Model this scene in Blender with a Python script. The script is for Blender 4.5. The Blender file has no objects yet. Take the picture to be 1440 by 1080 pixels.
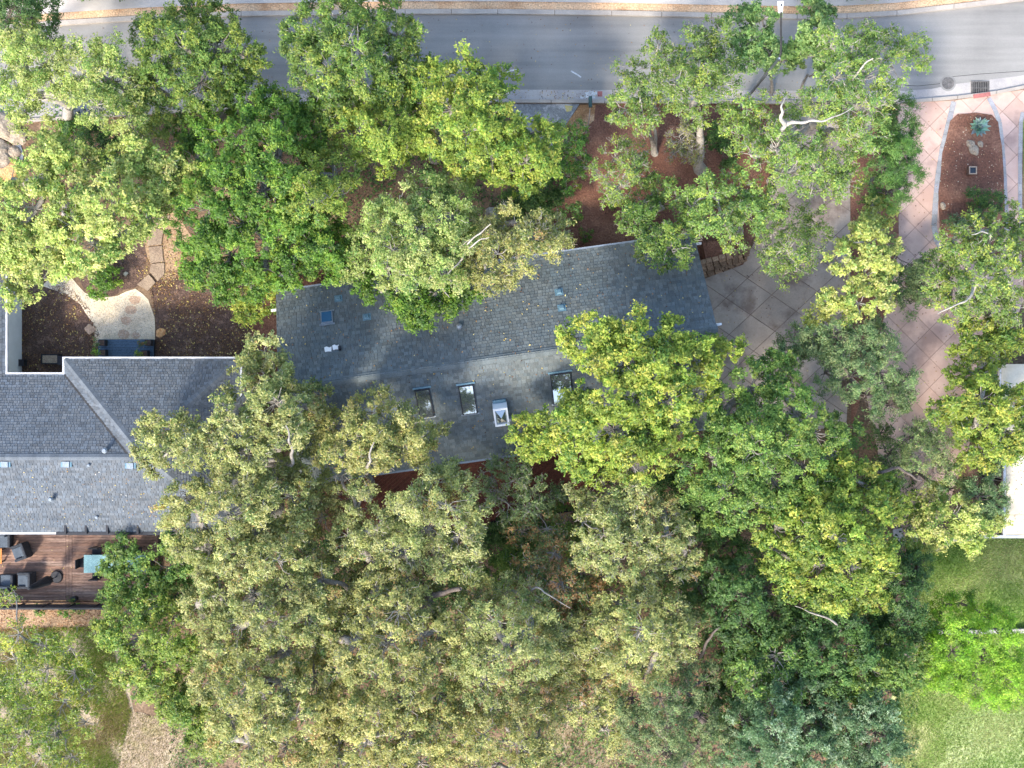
import bpy, math, random
import numpy as np
from mathutils import Vector, noise as mnoise

# ------------------------------------------------------------------ camera, sky, sun, exposure
H = 50.0                      # drone height above the ground
F = 1400.0                    # focal length in photo pixels (photo 1440 x 1080)
sc = bpy.context.scene
col = sc.collection
cam_d = bpy.data.cameras.new('camera')
cam_d.sensor_width = 36.0
cam_d.lens = 36.0 * F / 1440.0
cam_d.clip_end = 6000.0
cam = bpy.data.objects.new('camera', cam_d)
cam.location = (0, 0, H)
cam.rotation_euler = (0, 0, 0)
col.objects.link(cam)
sc.camera = cam

SUN_EL = 42.0
SUN_AZ = math.atan2(-0.50, -0.87)        # compass vector (x, y) from which the sun shines
sx, sy = -0.50, -0.87
world = bpy.data.worlds.new('World')
sc.world = world
world.use_nodes = True
wn = world.node_tree
sky = wn.nodes.new('ShaderNodeTexSky')
sky.sky_type = 'NISHITA'
sky.sun_disc = False
sky.sun_elevation = math.radians(SUN_EL)
sky.sun_rotation = math.atan2(sx, sy)
sky.air_density = 1.0
sky.dust_density = 1.6
sky.ozone_density = 1.0
wn.links.new(sky.outputs[0], wn.nodes['Background'].inputs[0])
wn.nodes['Background'].inputs[1].default_value = 0.15
sun_d = bpy.data.lights.new('sun', 'SUN')
sun_d.energy = 1.75
sun_d.angle = math.radians(9.0)
sun_d.color = (1.0, 0.94, 0.84)
sun = bpy.data.objects.new('sun', sun_d)
el = math.radians(SUN_EL)
hl = math.hypot(sx, sy)
sdir = Vector((sx / hl * math.cos(el), sy / hl * math.cos(el), math.sin(el)))
sun.rotation_euler = sdir.to_track_quat('Z', 'Y').to_euler()
sun.location = sdir * 80
col.objects.link(sun)
sc.view_settings.view_transform = 'Standard'
sc.view_settings.look = 'None'
sc.view_settings.gamma = 1.0
sc.view_settings.use_curve_mapping = False
sc.view_settings.exposure = 1.93
sc.cycles.max_bounces = 6
sc.cycles.diffuse_bounces = 3
sc.cycles.glossy_bounces = 3
sc.cycles.transmission_bounces = 4
sc.cycles.use_denoising = True
sc.cycles.denoiser = 'OPENIMAGEDENOISE'

rng = np.random.default_rng(7)
random.seed(7)
R = math.radians


def P(px, py, z=0.0):
    s = (H - z) / F
    return Vector(((px - 720.0) * s, (540.0 - py) * s, z))


def lin(r, g, b):
    def f(c):
        c /= 255.0
        return c / 12.92 if c <= 0.04045 else ((c + 0.055) / 1.055) ** 2.4
    return (f(r), f(g), f(b))


# ------------------------------------------------------------------ materials
MATS = {}


def new_mat(name):
    m = bpy.data.materials.new(name)
    m.use_nodes = True
    nt = m.node_tree
    b = nt.nodes['Principled BSDF']
    MATS[name] = m
    return m, nt, b


def mat(name, c1, c2=None, scale=3.0, c3=None, fine=40.0, rough=0.85, bump=0.3, bdist=0.02,
        metal=0.0, spec=0.3, stretch=None, attr=False, detail=6.0, fine_amt=0.35, edge=(0.35, 0.65)):
    """two or three colours mixed by a broad noise, a fine noise for grain and relief"""
    m, nt, b = new_mat(name)
    N, L = nt.nodes, nt.links
    tc = N.new('ShaderNodeTexCoord')
    src = tc.outputs['Object']
    if stretch:
        mp = N.new('ShaderNodeMapping')
        mp.inputs['Scale'].default_value = stretch
        L.new(src, mp.inputs[0])
        src = mp.outputs[0]
    n1 = N.new('ShaderNodeTexNoise')
    n1.inputs['Scale'].default_value = scale
    n1.inputs['Detail'].default_value = detail
    n1.inputs['Roughness'].default_value = 0.6
    L.new(src, n1.inputs['Vector'])
    n2 = N.new('ShaderNodeTexNoise')
    n2.inputs['Scale'].default_value = fine
    n2.inputs['Detail'].default_value = 4.0
    L.new(src, n2.inputs['Vector'])
    cr = N.new('ShaderNodeValToRGB')
    cr.color_ramp.elements[0].position = edge[0]
    cr.color_ramp.elements[1].position = edge[1]
    c2 = c2 or tuple(x * 0.75 for x in c1)
    cr.color_ramp.elements[0].color = (*c1, 1)
    cr.color_ramp.elements[1].color = (*c2, 1)
    if c3:
        e = cr.color_ramp.elements.new((edge[0] + edge[1]) / 2)
        e.color = (*c3, 1)
    L.new(n1.outputs['Fac'], cr.inputs[0])
    mr = N.new('ShaderNodeMapRange')
    mr.inputs['From Min'].default_value = 0.3
    mr.inputs['From Max'].default_value = 0.7
    mr.inputs['To Min'].default_value = 1.0 - fine_amt
    mr.inputs['To Max'].default_value = 1.0 + fine_amt
    L.new(n2.outputs['Fac'], mr.inputs[0])
    mx = N.new('ShaderNodeMix')
    mx.data_type = 'RGBA'
    mx.blend_type = 'MULTIPLY'
    mx.inputs[0].default_value = 1.0
    L.new(cr.outputs[0], mx.inputs[6])
    L.new(mr.outputs[0], mx.inputs[7])
    out = mx.outputs[2]
    if attr:
        at = N.new('ShaderNodeAttribute')
        at.attribute_name = 'tint'
        m2 = N.new('ShaderNodeMix')
        m2.data_type = 'RGBA'
        m2.blend_type = 'MULTIPLY'
        m2.inputs[0].default_value = 1.0
        L.new(out, m2.inputs[6])
        L.new(at.outputs['Color'], m2.inputs[7])
        out = m2.outputs[2]
    L.new(out, b.inputs['Base Color'])
    b.inputs['Roughness'].default_value = rough
    b.inputs['Metallic'].default_value = metal
    b.inputs['Specular IOR Level'].default_value = spec
    if bump:
        bp = N.new('ShaderNodeBump')
        bp.inputs['Strength'].default_value = bump
        bp.inputs['Distance'].default_value = bdist
        ad = N.new('ShaderNodeMath')
        ad.operation = 'ADD'
        L.new(n1.outputs['Fac'], ad.inputs[0])
        L.new(n2.outputs['Fac'], ad.inputs[1])
        L.new(ad.outputs[0], bp.inputs['Height'])
        L.new(bp.outputs[0], b.inputs['Normal'])
    return m


def leaf_mat(name):
    m, nt, b = new_mat(name)
    N, L = nt.nodes, nt.links
    at = N.new('ShaderNodeAttribute')
    at.attribute_name = 'tint'
    L.new(at.outputs['Color'], b.inputs['Base Color'])
    b.inputs['Roughness'].default_value = 0.5
    b.inputs['Specular IOR Level'].default_value = 0.35
    tr = N.new('ShaderNodeBsdfTranslucent')
    mx = N.new('ShaderNodeMix')
    mx.data_type = 'RGBA'
    mx.blend_type = 'MULTIPLY'
    mx.inputs[0].default_value = 1.0
    mx.inputs[7].default_value = (1.1, 1.2, 0.7, 1)
    L.new(at.outputs['Color'], mx.inputs[6])
    L.new(mx.outputs[2], tr.inputs['Color'])
    ms = N.new('ShaderNodeMixShader')
    ms.inputs[0].default_value = 0.38
    L.new(b.outputs[0], ms.inputs[1])
    L.new(tr.outputs[0], ms.inputs[2])
    L.new(ms.outputs[0], nt.nodes['Material Output'].inputs['Surface'])
    return m


leaf_mat('leaf')
mat('bark', (0.20, 0.17, 0.14), (0.32, 0.29, 0.25), 5.0, fine=30, bump=0.9, bdist=0.03)
mat('bark_dark', (0.10, 0.075, 0.06), (0.16, 0.13, 0.11), 5.0, fine=30, bump=0.9, bdist=0.03)
mat('bark_pale', (0.27, 0.235, 0.195), (0.40, 0.36, 0.31), 5.0, fine=30, bump=0.7, bdist=0.02)
mat('ground', lin(96, 76, 58), lin(138, 116, 92), 0.45, lin(112, 90, 70), fine=9, bump=1.0, bdist=0.05)
mat('red_soil', lin(100, 66, 52), lin(136, 98, 78), 0.6, lin(112, 76, 60), fine=12, bump=1.0, bdist=0.04)
mat('tan_soil', lin(168, 128, 88), lin(196, 160, 124), 0.7, lin(150, 108, 70), fine=14, bump=0.9, bdist=0.04)
mat('orange_soil', lin(150, 122, 94), lin(168, 140, 110), 0.9, fine=14, bump=0.9, bdist=0.04)
mat('verge', lin(196, 156, 118), lin(176, 134, 96), 0.5, lin(206, 170, 132), fine=14, bump=0.8, bdist=0.03)
mat('mulch', lin(106, 84, 72), lin(134, 108, 92), 2.0, lin(88, 69, 60), fine=22, bump=1.0, bdist=0.05, fine_amt=0.6)
mat('gravel', lin(208, 188, 158), lin(222, 206, 180), 1.2, fine=28, bump=0.8, bdist=0.03, fine_amt=0.25)
mat('straw', lin(176, 160, 132), lin(150, 138, 100), 0.9, lin(160, 140, 118), fine=16, bump=0.8, bdist=0.04, fine_amt=0.4)
mat('turf_soil', lin(112, 136, 66), lin(184, 178, 128), 0.28, lin(132, 150, 80), fine=18, bump=0.8, bdist=0.03)
mat('pale_turf', lin(172, 180, 124), lin(138, 158, 92), 0.5, lin(154, 168, 106), fine=18, bump=0.8, bdist=0.03)
mat('concrete', lin(176, 168, 160), lin(198, 190, 180), 0.7, lin(164, 156, 150), fine=45, bump=0.15, bdist=0.01, fine_amt=0.12)
mat('kerb_concrete', lin(172, 161, 148), lin(150, 140, 130), 0.9, fine=35, bump=0.2, bdist=0.01, fine_amt=0.15)
mat('gutter', lin(150, 145, 142), lin(176, 168, 160), 0.8, fine=40, bump=0.2, bdist=0.01, fine_amt=0.15)
mat('pale_walk', lin(186, 176, 164), lin(166, 156, 146), 0.6, fine=35, bump=0.15, bdist=0.01, fine_amt=0.1)
mat('apron', lin(150, 150, 148), lin(182, 180, 176), 1.6, lin(120, 120, 118), fine=30, bump=0.3, bdist=0.01)
mat('pink_slab', lin(184, 152, 136), lin(164, 136, 124), 0.6, lin(194, 164, 148), fine=40, bump=0.12, bdist=0.01, fine_amt=0.08, attr=True)
mat('grey_slab', lin(152, 138, 126), lin(124, 108, 98), 0.6, lin(162, 148, 136), fine=14, bump=0.08, bdist=0.01, fine_amt=0.08, attr=True)
mat('joint', lin(112, 94, 84), lin(130, 112, 100), 2.0, bump=0.2)
mat('border', lin(140, 138, 136), lin(160, 157, 154), 3.0, fine=40, bump=0.2, bdist=0.01, attr=True)
mat('flagstone', lin(158, 138, 116), lin(138, 118, 100), 1.6, fine=20, bump=0.5, bdist=0.02, attr=True)
mat('flag_flush', lin(176, 146, 122), lin(196, 168, 142), 2.0, fine=20, bump=0.4, bdist=0.02)
mat('boulder', lin(150, 132, 110), lin(112, 98, 84), 1.6, lin(164, 148, 128), fine=12, bump=0.9, bdist=0.05)
mat('boulder_rust', lin(196, 138, 84), lin(170, 116, 72), 2.5, lin(206, 160, 112), fine=14, bump=0.9, bdist=0.05)
mat('mortar', lin(120, 124, 128), lin(96, 100, 106), 3.0, fine=20, bump=0.6)
mat('shingle', (0.104, 0.126, 0.130), (0.132, 0.152, 0.154), 0.45, (0.120, 0.136, 0.134), fine=60, bump=0.4, bdist=0.006, rough=0.95, attr=True, spec=0.15)
mat('shingle_blue', (0.102, 0.116, 0.130), (0.120, 0.133, 0.146), 0.8, fine=60, bump=0.4, bdist=0.006, rough=0.95, attr=True, spec=0.15)
mat('roof_deck', (0.09, 0.09, 0.09), (0.12, 0.12, 0.12), 2.0, bump=0.1)
mat('stucco', lin(196, 184, 164), lin(186, 174, 154), 1.0, fine=50, bump=0.3, bdist=0.01, fine_amt=0.08)
mat('white_paint', (0.78, 0.77, 0.74), (0.7, 0.69, 0.66), 1.5, bump=0.05, rough=0.5, fine_amt=0.05)
mat('gutter_white', (0.58, 0.57, 0.56), (0.42, 0.42, 0.42), 1.5, bump=0.03, rough=0.35, fine_amt=0.04)
mat('pale_roof', lin(204, 194, 174), lin(186, 172, 148), 0.8, fine=10, bump=0.1, fine_amt=0.06)
mat('dark_wall', lin(66, 64, 68), lin(54, 52, 56), 2.0, bump=0.1)
mat('metal_grey', (0.30, 0.34, 0.38), (0.24, 0.27, 0.30), 4.0, bump=0.05, rough=0.45, metal=0.5)
mat('metal_blue', (0.12, 0.22, 0.27), (0.17, 0.27, 0.32), 4.0, bump=0.1, rough=0.5, metal=0.3)
mat('metal_black', (0.018, 0.019, 0.022), (0.03, 0.03, 0.034), 4.0, bump=0.05, rough=0.45)
mat('iron', (0.12, 0.11, 0.10), (0.2, 0.18, 0.16), 6.0, bump=0.3, rough=0.6, metal=0.3)
mat('iron_dark', (0.02, 0.02, 0.02), (0.035, 0.033, 0.03), 6.0, bump=0.2, rough=0.7)
mat('pole_wood', lin(170, 150, 130), lin(150, 132, 116), 5.0, fine=30, bump=0.4)
mat('deck_wood', lin(134, 106, 90), lin(158, 130, 112), 1.1, lin(116, 90, 77), fine=18, bump=0.3, bdist=0.01, stretch=(0.35, 3.0, 1), attr=True)
mat('red_wood', lin(102, 60, 46), lin(84, 50, 40), 1.1, fine=14, bump=0.3, bdist=0.01, attr=True)
mat('slate_board', lin(84, 104, 124), lin(72, 92, 110), 1.1, fine=18, bump=0.2, bdist=0.01, attr=True)
mat('wicker', lin(44, 47, 52), lin(58, 61, 66), 8.0, fine=60, bump=0.6, bdist=0.01)
mat('cushion_grey', lin(84, 92, 100), lin(70, 78, 86), 4.0, fine=60, bump=0.2, bdist=0.01)
mat('canvas_black', (0.016, 0.017, 0.02), (0.028, 0.029, 0.033), 6.0, fine=50, bump=0.3, bdist=0.02)
mat('teal_top', lin(150, 184, 180), lin(130, 164, 162), 2.5, fine=30, bump=0.1)
mat('copper_wood', lin(196, 128, 70), lin(170, 104, 56), 3.0, fine=20, bump=0.2)
mat('red_paint', lin(176, 108, 100), lin(150, 96, 90), 4.0, bump=0.1, fine_amt=0.3)
mat('yellow_paint', lin(206, 184, 90), lin(180, 168, 130), 5.0, bump=0.1, fine_amt=0.3)
mat('white_mark', (0.66, 0.65, 0.63), (0.4, 0.4, 0.39), 5.0, bump=0.1)
mat('stone_block', lin(150, 126, 104), lin(120, 98, 80), 3.0, fine=20, bump=0.6, bdist=0.02, attr=True)
mat('tar', (0.035, 0.034, 0.034), (0.05, 0.048, 0.046), 5.0, bump=0.1)
mat('litter', (1, 1, 1), (0.8, 0.8, 0.8), 4.0, attr=True, bump=0, fine_amt=0.2)
mat('lamp_white', (0.82, 0.82, 0.8), (0.75, 0.75, 0.74), 2.0, bump=0.0, rough=0.35, fine_amt=0.03)


def asphalt():
    m, nt, b = new_mat('asphalt')
    N, L = nt.nodes, nt.links
    tc = N.new('ShaderNodeTexCoord')
    mp = N.new('ShaderNodeMapping')
    mp.inputs['Scale'].default_value = (0.10, 2.2, 1)
    L.new(tc.outputs['Object'], mp.inputs[0])
    n1 = N.new('ShaderNodeTexNoise'); n1.inputs['Scale'].default_value = 1.0; n1.inputs['Detail'].default_value = 5
    L.new(mp.outputs[0], n1.inputs['Vector'])
    n2 = N.new('ShaderNodeTexNoise'); n2.inputs['Scale'].default_value = 0.35; n2.inputs['Detail'].default_value = 6
    L.new(tc.outputs['Object'], n2.inputs['Vector'])
    n3 = N.new('ShaderNodeTexNoise'); n3.inputs['Scale'].default_value = 60; n3.inputs['Detail'].default_value = 3
    L.new(tc.outputs['Object'], n3.inputs['Vector'])
    cr = N.new('ShaderNodeValToRGB')
    cr.color_ramp.elements[0].position = 0.35; cr.color_ramp.elements[0].color = (0.175, 0.165, 0.15, 1)
    cr.color_ramp.elements[1].position = 0.65; cr.color_ramp.elements[1].color = (0.285, 0.268, 0.242, 1)
    a = N.new('ShaderNodeMath'); a.operation = 'ADD'
    h1 = N.new('ShaderNodeMath'); h1.operation = 'MULTIPLY'; h1.inputs[1].default_value = 0.5
    h2 = N.new('ShaderNodeMath'); h2.operation = 'MULTIPLY'; h2.inputs[1].default_value = 0.5
    L.new(n1.outputs['Fac'], h1.inputs[0]); L.new(n2.outputs['Fac'], h2.inputs[0])
    L.new(h1.outputs[0], a.inputs[0]); L.new(h2.outputs[0], a.inputs[1])
    L.new(a.outputs[0], cr.inputs[0])
    mr = N.new('ShaderNodeMapRange')
    mr.inputs['From Min'].default_value = 0.3; mr.inputs['From Max'].default_value = 0.7
    mr.inputs['To Min'].default_value = 0.85; mr.inputs['To Max'].default_value = 1.15
    L.new(n3.outputs['Fac'], mr.inputs[0])
    mx = N.new('ShaderNodeMix'); mx.data_type = 'RGBA'; mx.blend_type = 'MULTIPLY'; mx.inputs[0].default_value = 1
    L.new(cr.outputs[0], mx.inputs[6]); L.new(mr.outputs[0], mx.inputs[7])
    L.new(mx.outputs[2], b.inputs['Base Color'])
    b.inputs['Roughness'].default_value = 0.9
    bp = N.new('ShaderNodeBump'); bp.inputs['Strength'].default_value = 0.25; bp.inputs['Distance'].default_value = 0.01
    L.new(n3.outputs['Fac'], bp.inputs['Height']); L.new(bp.outputs[0], b.inputs['Normal'])


asphalt()


def glass_mat(name, c, metal, rough):
    m, nt, b = new_mat(name)
    n = nt.nodes.new('ShaderNodeTexNoise'); n.inputs['Scale'].default_value = 2.0
    cr = nt.nodes.new('ShaderNodeValToRGB')
    cr.color_ramp.elements[0].color = (*c, 1)
    cr.color_ramp.elements[1].color = (*(x * 0.85 for x in c), 1)
    nt.links.new(n.outputs['Fac'], cr.inputs[0])
    nt.links.new(cr.outputs[0], b.inputs['Base Color'])
    b.inputs['Metallic'].default_value = metal
    b.inputs['Roughness'].default_value = rough


glass_mat('sky_glass', (0.45, 0.5, 0.5), 0.85, 0.04)
glass_mat('blue_glass', (0.06, 0.17, 0.30), 0.3, 0.12)
glass_mat('window_glass', (0.03, 0.04, 0.05), 0.2, 0.05)


# ------------------------------------------------------------------ mesh building
class MB:
    def __init__(self):
        self.v = []; self.f = []; self.c = []

    def add(self, verts, faces, tint=None):
        o = len(self.v)
        self.v += [tuple(p) for p in verts]
        self.f += [tuple(i + o for i in f) for f in faces]
        self.c += [tint or (1, 1, 1)] * len(faces)

    def box(self, c, s, rz=0.0, tint=None, M=None, taper=1.0):
        """box of size s centred at c (x, y, z)"""
        hx, hy, hz = s[0] / 2, s[1] / 2, s[2] / 2
        ca, sa = math.cos(rz), math.sin(rz)
        vs = []
        for z, t in ((-hz, 1.0), (hz, taper)):
            for x, y in ((-hx, -hy), (hx, -hy), (hx, hy), (-hx, hy)):
                x, y = x * t, y * t
                vs.append(Vector((c[0] + x * ca - y * sa, c[1] + x * sa + y * ca, c[2] + z)))
        if M:
            vs = [M @ v for v in vs]
        self.add(vs, [(3, 2, 1, 0), (4, 5, 6, 7), (0, 1, 5, 4), (1, 2, 6, 5), (2, 3, 7, 6), (3, 0, 4, 7)], tint)

    def prism(self, pts, z0, z1, tint=None):
        """closed prism over a plan polygon (counter-clockwise or not)"""
        a = sum(pts[i][0] * pts[(i + 1) % len(pts)][1] - pts[(i + 1) % len(pts)][0] * pts[i][1] for i in range(len(pts)))
        if a < 0:
            pts = pts[::-1]
        n = len(pts)
        vs = [(p[0], p[1], z0) for p in pts] + [(p[0], p[1], z1) for p in pts]
        fs = [tuple(range(n - 1, -1, -1)), tuple(range(n, 2 * n))]
        fs += [(i, (i + 1) % n, n + (i + 1) % n, n + i) for i in range(n)]
        self.add(vs, fs, tint)

    def tube(self, pts, rad, sides=6, cap=True):
        pts = [Vector(p) for p in pts]
        o = len(self.v)
        up = Vector((0.31, 0.17, 0.93)).normalized()
        for i, p in enumerate(pts):
            d = (pts[min(i + 1, len(pts) - 1)] - pts[max(i - 1, 0)])
            d = d.normalized() if d.length > 1e-6 else Vector((0, 0, 1))
            a = d.cross(up)
            if a.length < 1e-3:
                a = d.cross(Vector((1, 0, 0)))
            a.normalize()
            b = d.cross(a)
            r = rad[i] if hasattr(rad, '__len__') else rad
            for k in range(sides):
                t = 2 * math.pi * k / sides
                self.v.append(tuple(p + (a * math.cos(t) + b * math.sin(t)) * r))
        for i in range(len(pts) - 1):
            for k in range(sides):
                k2 = (k + 1) % sides
                self.f.append((o + i * sides + k, o + i * sides + k2, o + (i + 1) * sides + k2, o + (i + 1) * sides + k))
                self.c.append((1, 1, 1))
        if cap:
            self.f.append(tuple(o + k for k in range(sides)))
            e = o + (len(pts) - 1) * sides
            self.f.append(tuple(e + k for k in range(sides - 1, -1, -1)))
            self.c += [(1, 1, 1)] * 2

    def cyl(self, c, r, z0, z1, n=16, r2=None):
        self.tube([(c[0], c[1], z0), (c[0], c[1], z1)], [r, r if r2 is None else r2], n)

    def build(self, name, m, parent=None, smooth=False, tint=False):
        me = bpy.data.meshes.new(name)
        off = Vector(parent_loc(parent)) if parent else Vector((0, 0, 0))
        me.from_pydata([(x - off.x, y - off.y, z - off.z) for x, y, z in self.v], [], self.f)
        if tint:
            at = me.attributes.new('tint', 'FLOAT_COLOR', 'FACE')
            at.data.foreach_set('color', np.array([(*c, 1.0) for c in self.c], dtype=np.float32).ravel())
        if smooth:
            me.polygons.foreach_set('use_smooth', [True] * len(me.polygons))
        me.update()
        return link(name, me, m, parent)


def parent_loc(p):
    v = Vector((0, 0, 0))
    while p:
        v = v + p.location
        p = p.parent
    return v


def link(name, me, m, parent=None):
    o = bpy.data.objects.new(name, me)
    if m:
        me.materials.append(MATS[m])
    o.parent = parent
    col.objects.link(o)
    return o


def tag(o, label=None, cat=None, group=None, kind=None):
    if label: o['label'] = label
    if cat: o['category'] = cat
    if group: o['group'] = group
    if kind: o['kind'] = kind
    return o


def thing(name, label, cat, loc, group=None):
    o = bpy.data.objects.new(name, None)
    o.location = loc
    o.empty_display_size = 0.3
    col.objects.link(o)
    return tag(o, label, cat, group)


def structure(name, loc=(0, 0, 0)):
    o = bpy.data.objects.new(name, None)
    o.location = loc
    col.objects.link(o)
    return tag(o, kind='structure')


def rough_poly(pp, amp=3.0, step=12.0):
    """subdivide a pixel polygon and wobble its edge"""
    out = []
    n = len(pp)
    for i in range(n):
        a, b = pp[i], pp[(i + 1) % n]
        d = math.hypot(b[0] - a[0], b[1] - a[1])
        k = max(1, int(d / step))
        for j in range(k):
            t = j / k
            x, y = a[0] + (b[0] - a[0]) * t, a[1] + (b[1] - a[1]) * t
            w = mnoise.noise_vector(Vector((x * 0.045, y * 0.045, 3.3)))
            out.append((x + w.x * amp * 1.6, y + w.y * amp * 1.6))
    return out


def sheet(name, pp, z, m, rough=0.0, label=None, kind='structure'):
    if rough:
        pp = rough_poly(pp, rough)
    b = MB()
    pts = [P(x, y) for x, y in pp]
    a = sum(pts[i][0] * pts[(i + 1) % len(pts)][1] - pts[(i + 1) % len(pts)][0] * pts[i][1] for i in range(len(pts)))
    if a < 0:
        pts = pts[::-1]
    b.add([(p.x, p.y, z) for p in pts], [tuple(range(len(pts)))])
    o = b.build(name, m)
    tag(o, kind=kind)
    if label: o['label'] = label
    return o


def clip_convex(poly, cell):
    """Sutherland-Hodgman: keep the piece of poly inside the convex cell (ccw)"""
    out = poly
    for i in range(len(cell)):
        a, b = cell[i], cell[(i + 1) % len(cell)]
        inp, out = out, []
        if not inp: break
        def side(p): return (b[0] - a[0]) * (p[1] - a[1]) - (b[1] - a[1]) * (p[0] - a[0])
        for j in range(len(inp)):
            p, q = inp[j], inp[(j + 1) % len(inp)]
            sp, sq = side(p), side(q)
            if sp >= 0: out.append(p)
            if (sp >= 0) != (sq >= 0):
                t = sp / (sp - sq)
                out.append((p[0] + (q[0] - p[0]) * t, p[1] + (q[1] - p[1]) * t))
    return out


def area(p):
    return 0.5 * sum(p[i][0] * p[(i + 1) % len(p)][1] - p[(i + 1) % len(p)][0] * p[i][1] for i in range(len(p)))


def inside(pt, poly):
    x, y = pt; c = False; n = len(poly); j = n - 1
    for i in range(n):
        xi, yi = poly[i]; xj, yj = poly[j]
        if (yi > y) != (yj > y) and x < (xj - xi) * (y - yi) / (yj - yi + 1e-12) + xi: c = not c
        j = i
    return c


def inside_np(X, Y, poly):
    c = np.zeros(X.shape, bool); n = len(poly); j = n - 1
    for i in range(n):
        xi, yi = poly[i]; xj, yj = poly[j]
        m = ((yi > Y) != (yj > Y)) & (X < (xj - xi) * (Y - yi) / (yj - yi + 1e-12) + xi)
        c ^= m
        j = i
    return c


def slabs(name, parent, poly_px, z, m, a1, a2, step1, step2, gap=0.012, origin=(0, 0), thick=0.05, jit=0.10):
    """paving poured in panels: each panel an object of its own, recessed joints"""
    poly = [(P(x, y).x, P(x, y).y) for x, y in poly_px]
    if area(poly) < 0: poly = poly[::-1]
    d1 = (math.cos(a1), math.sin(a1)); d2 = (math.cos(a2), math.sin(a2))
    xs = [p[0] for p in poly]; ys = [p[1] for p in poly]
    n = int((max(xs) - min(xs) + max(ys) - min(ys)) / min(step1, step2)) + 2
    o = P(*origin)
    for i in range(-n, n):
        for j in range(-n, n):
            c = (o.x + d1[0] * step1 * i + d2[0] * step2 * j, o.y + d1[1] * step1 * i + d2[1] * step2 * j)
            if not (min(xs) - 3 < c[0] < max(xs) + 3 and min(ys) - 3 < c[1] < max(ys) + 3): continue
            e1, e2 = step1 / 2 - gap, step2 / 2 - gap
            cell = [(c[0] + d1[0] * s * e1 + d2[0] * t * e2, c[1] + d1[1] * s * e1 + d2[1] * t * e2)
                    for s, t in ((-1, -1), (1, -1), (1, 1), (-1, 1))]
            if area(cell) < 0: cell = cell[::-1]
            q = clip_convex(poly, cell)
            if len(q) < 3 or abs(area(q)) < 0.02: continue
            b = MB()
            v = 1.0 + random.uniform(-jit, jit)
            w = random.uniform(-0.02, 0.02)
            b.prism(q, z - thick, z + random.uniform(-0.002, 0.002), (v, v * (1 - w), v * (1 - 2 * w)))
            b.build(name, m, parent, tint=True)


def np_mesh(name, V, nper, m, parent, cols, kind=None):
    """mesh of many small faces with nper vertices each; cols one rgb per face"""
    n = len(V) // nper
    me = bpy.data.meshes.new(name)
    off = np.array(parent_loc(parent) if parent else (0, 0, 0), dtype=np.float32)
    V = (V - off).astype(np.float32)
    me.vertices.add(len(V)); me.vertices.foreach_set('co', V.ravel())
    me.loops.add(len(V)); me.loops.foreach_set('vertex_index', np.arange(len(V), dtype=np.int32))
    me.polygons.add(n)
    me.polygons.foreach_set('loop_start', np.arange(0, len(V), nper, dtype=np.int32))
    me.polygons.foreach_set('loop_total', np.full(n, nper, dtype=np.int32))
    at = me.attributes.new('tint', 'FLOAT_COLOR', 'FACE')
    at.data.foreach_set('color', np.concatenate([cols, np.ones((n, 1))], 1).astype(np.float32).ravel())
    me.update(calc_edges=True)
    o = link(name, me, m, parent)
    if kind: o['kind'] = kind
    return o


def unit(a):
    return a / (np.linalg.norm(a, axis=1, keepdims=True) + 1e-9)


def leaf_verts(pos, nrm, size, aspect):
    """one small pointed face per leaf"""
    n = len(pos)
    t = unit(np.cross(nrm, unit(rng.normal(size=(n, 3)))))
    b = np.cross(nrm, t)
    L = size[:, None]
    W = L * aspect
    v = np.empty((n, 3, 3))
    v[:, 0] = pos - t * L * 0.42 + b * W * 0.5
    v[:, 1] = pos - t * L * 0.36 - b * W * 0.5
    v[:, 2] = pos + t * L * 0.58
    return v.reshape(-1, 3)


def scatter_litter(name, poly_px, n, colors, size=(0.05, 0.11), z=0.03, label=None, parent=None, fz=None):
    xs = [p[0] for p in poly_px]; ys = [p[1] for p in poly_px]
    X = rng.uniform(min(xs), max(xs), n * 3); Y = rng.uniform(min(ys), max(ys), n * 3)
    k = inside_np(X, Y, poly_px)
    X, Y = X[k][:n], Y[k][:n]
    # drifts: keep where a broad random field is high
    f = np.sin(X * .06 + 1.3) * np.sin(Y * .08 + .4) + np.sin(X * .13 + Y * .1) * .6 + rng.normal(size=len(X)) * .7
    k = f > -0.5
    X, Y = X[k], Y[k]
    s = H / F
    pos = np.stack([(X - 720) * s, (540 - Y) * s, z + rng.uniform(0, min(z, .09), len(X))], 1)
    if fz:
        pos = np.array([tuple(fz(x, y) + Vector((0, 0, .05))) for x, y in zip(X, Y)])
    nrm = unit(np.stack([rng.normal(size=len(X)) * .35, rng.normal(size=len(X)) * .35, np.ones(len(X))], 1))
    V = leaf_verts(pos, nrm, rng.uniform(*size, len(X)), .6)
    C = np.array(colors)[rng.integers(0, len(colors), len(X))] * rng.uniform(.7, 1.25, (len(X), 1))
    o = np_mesh(name, V, 3, 'litter', parent, C, 'stuff')
    if label: o['label'] = label
    return o


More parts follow.
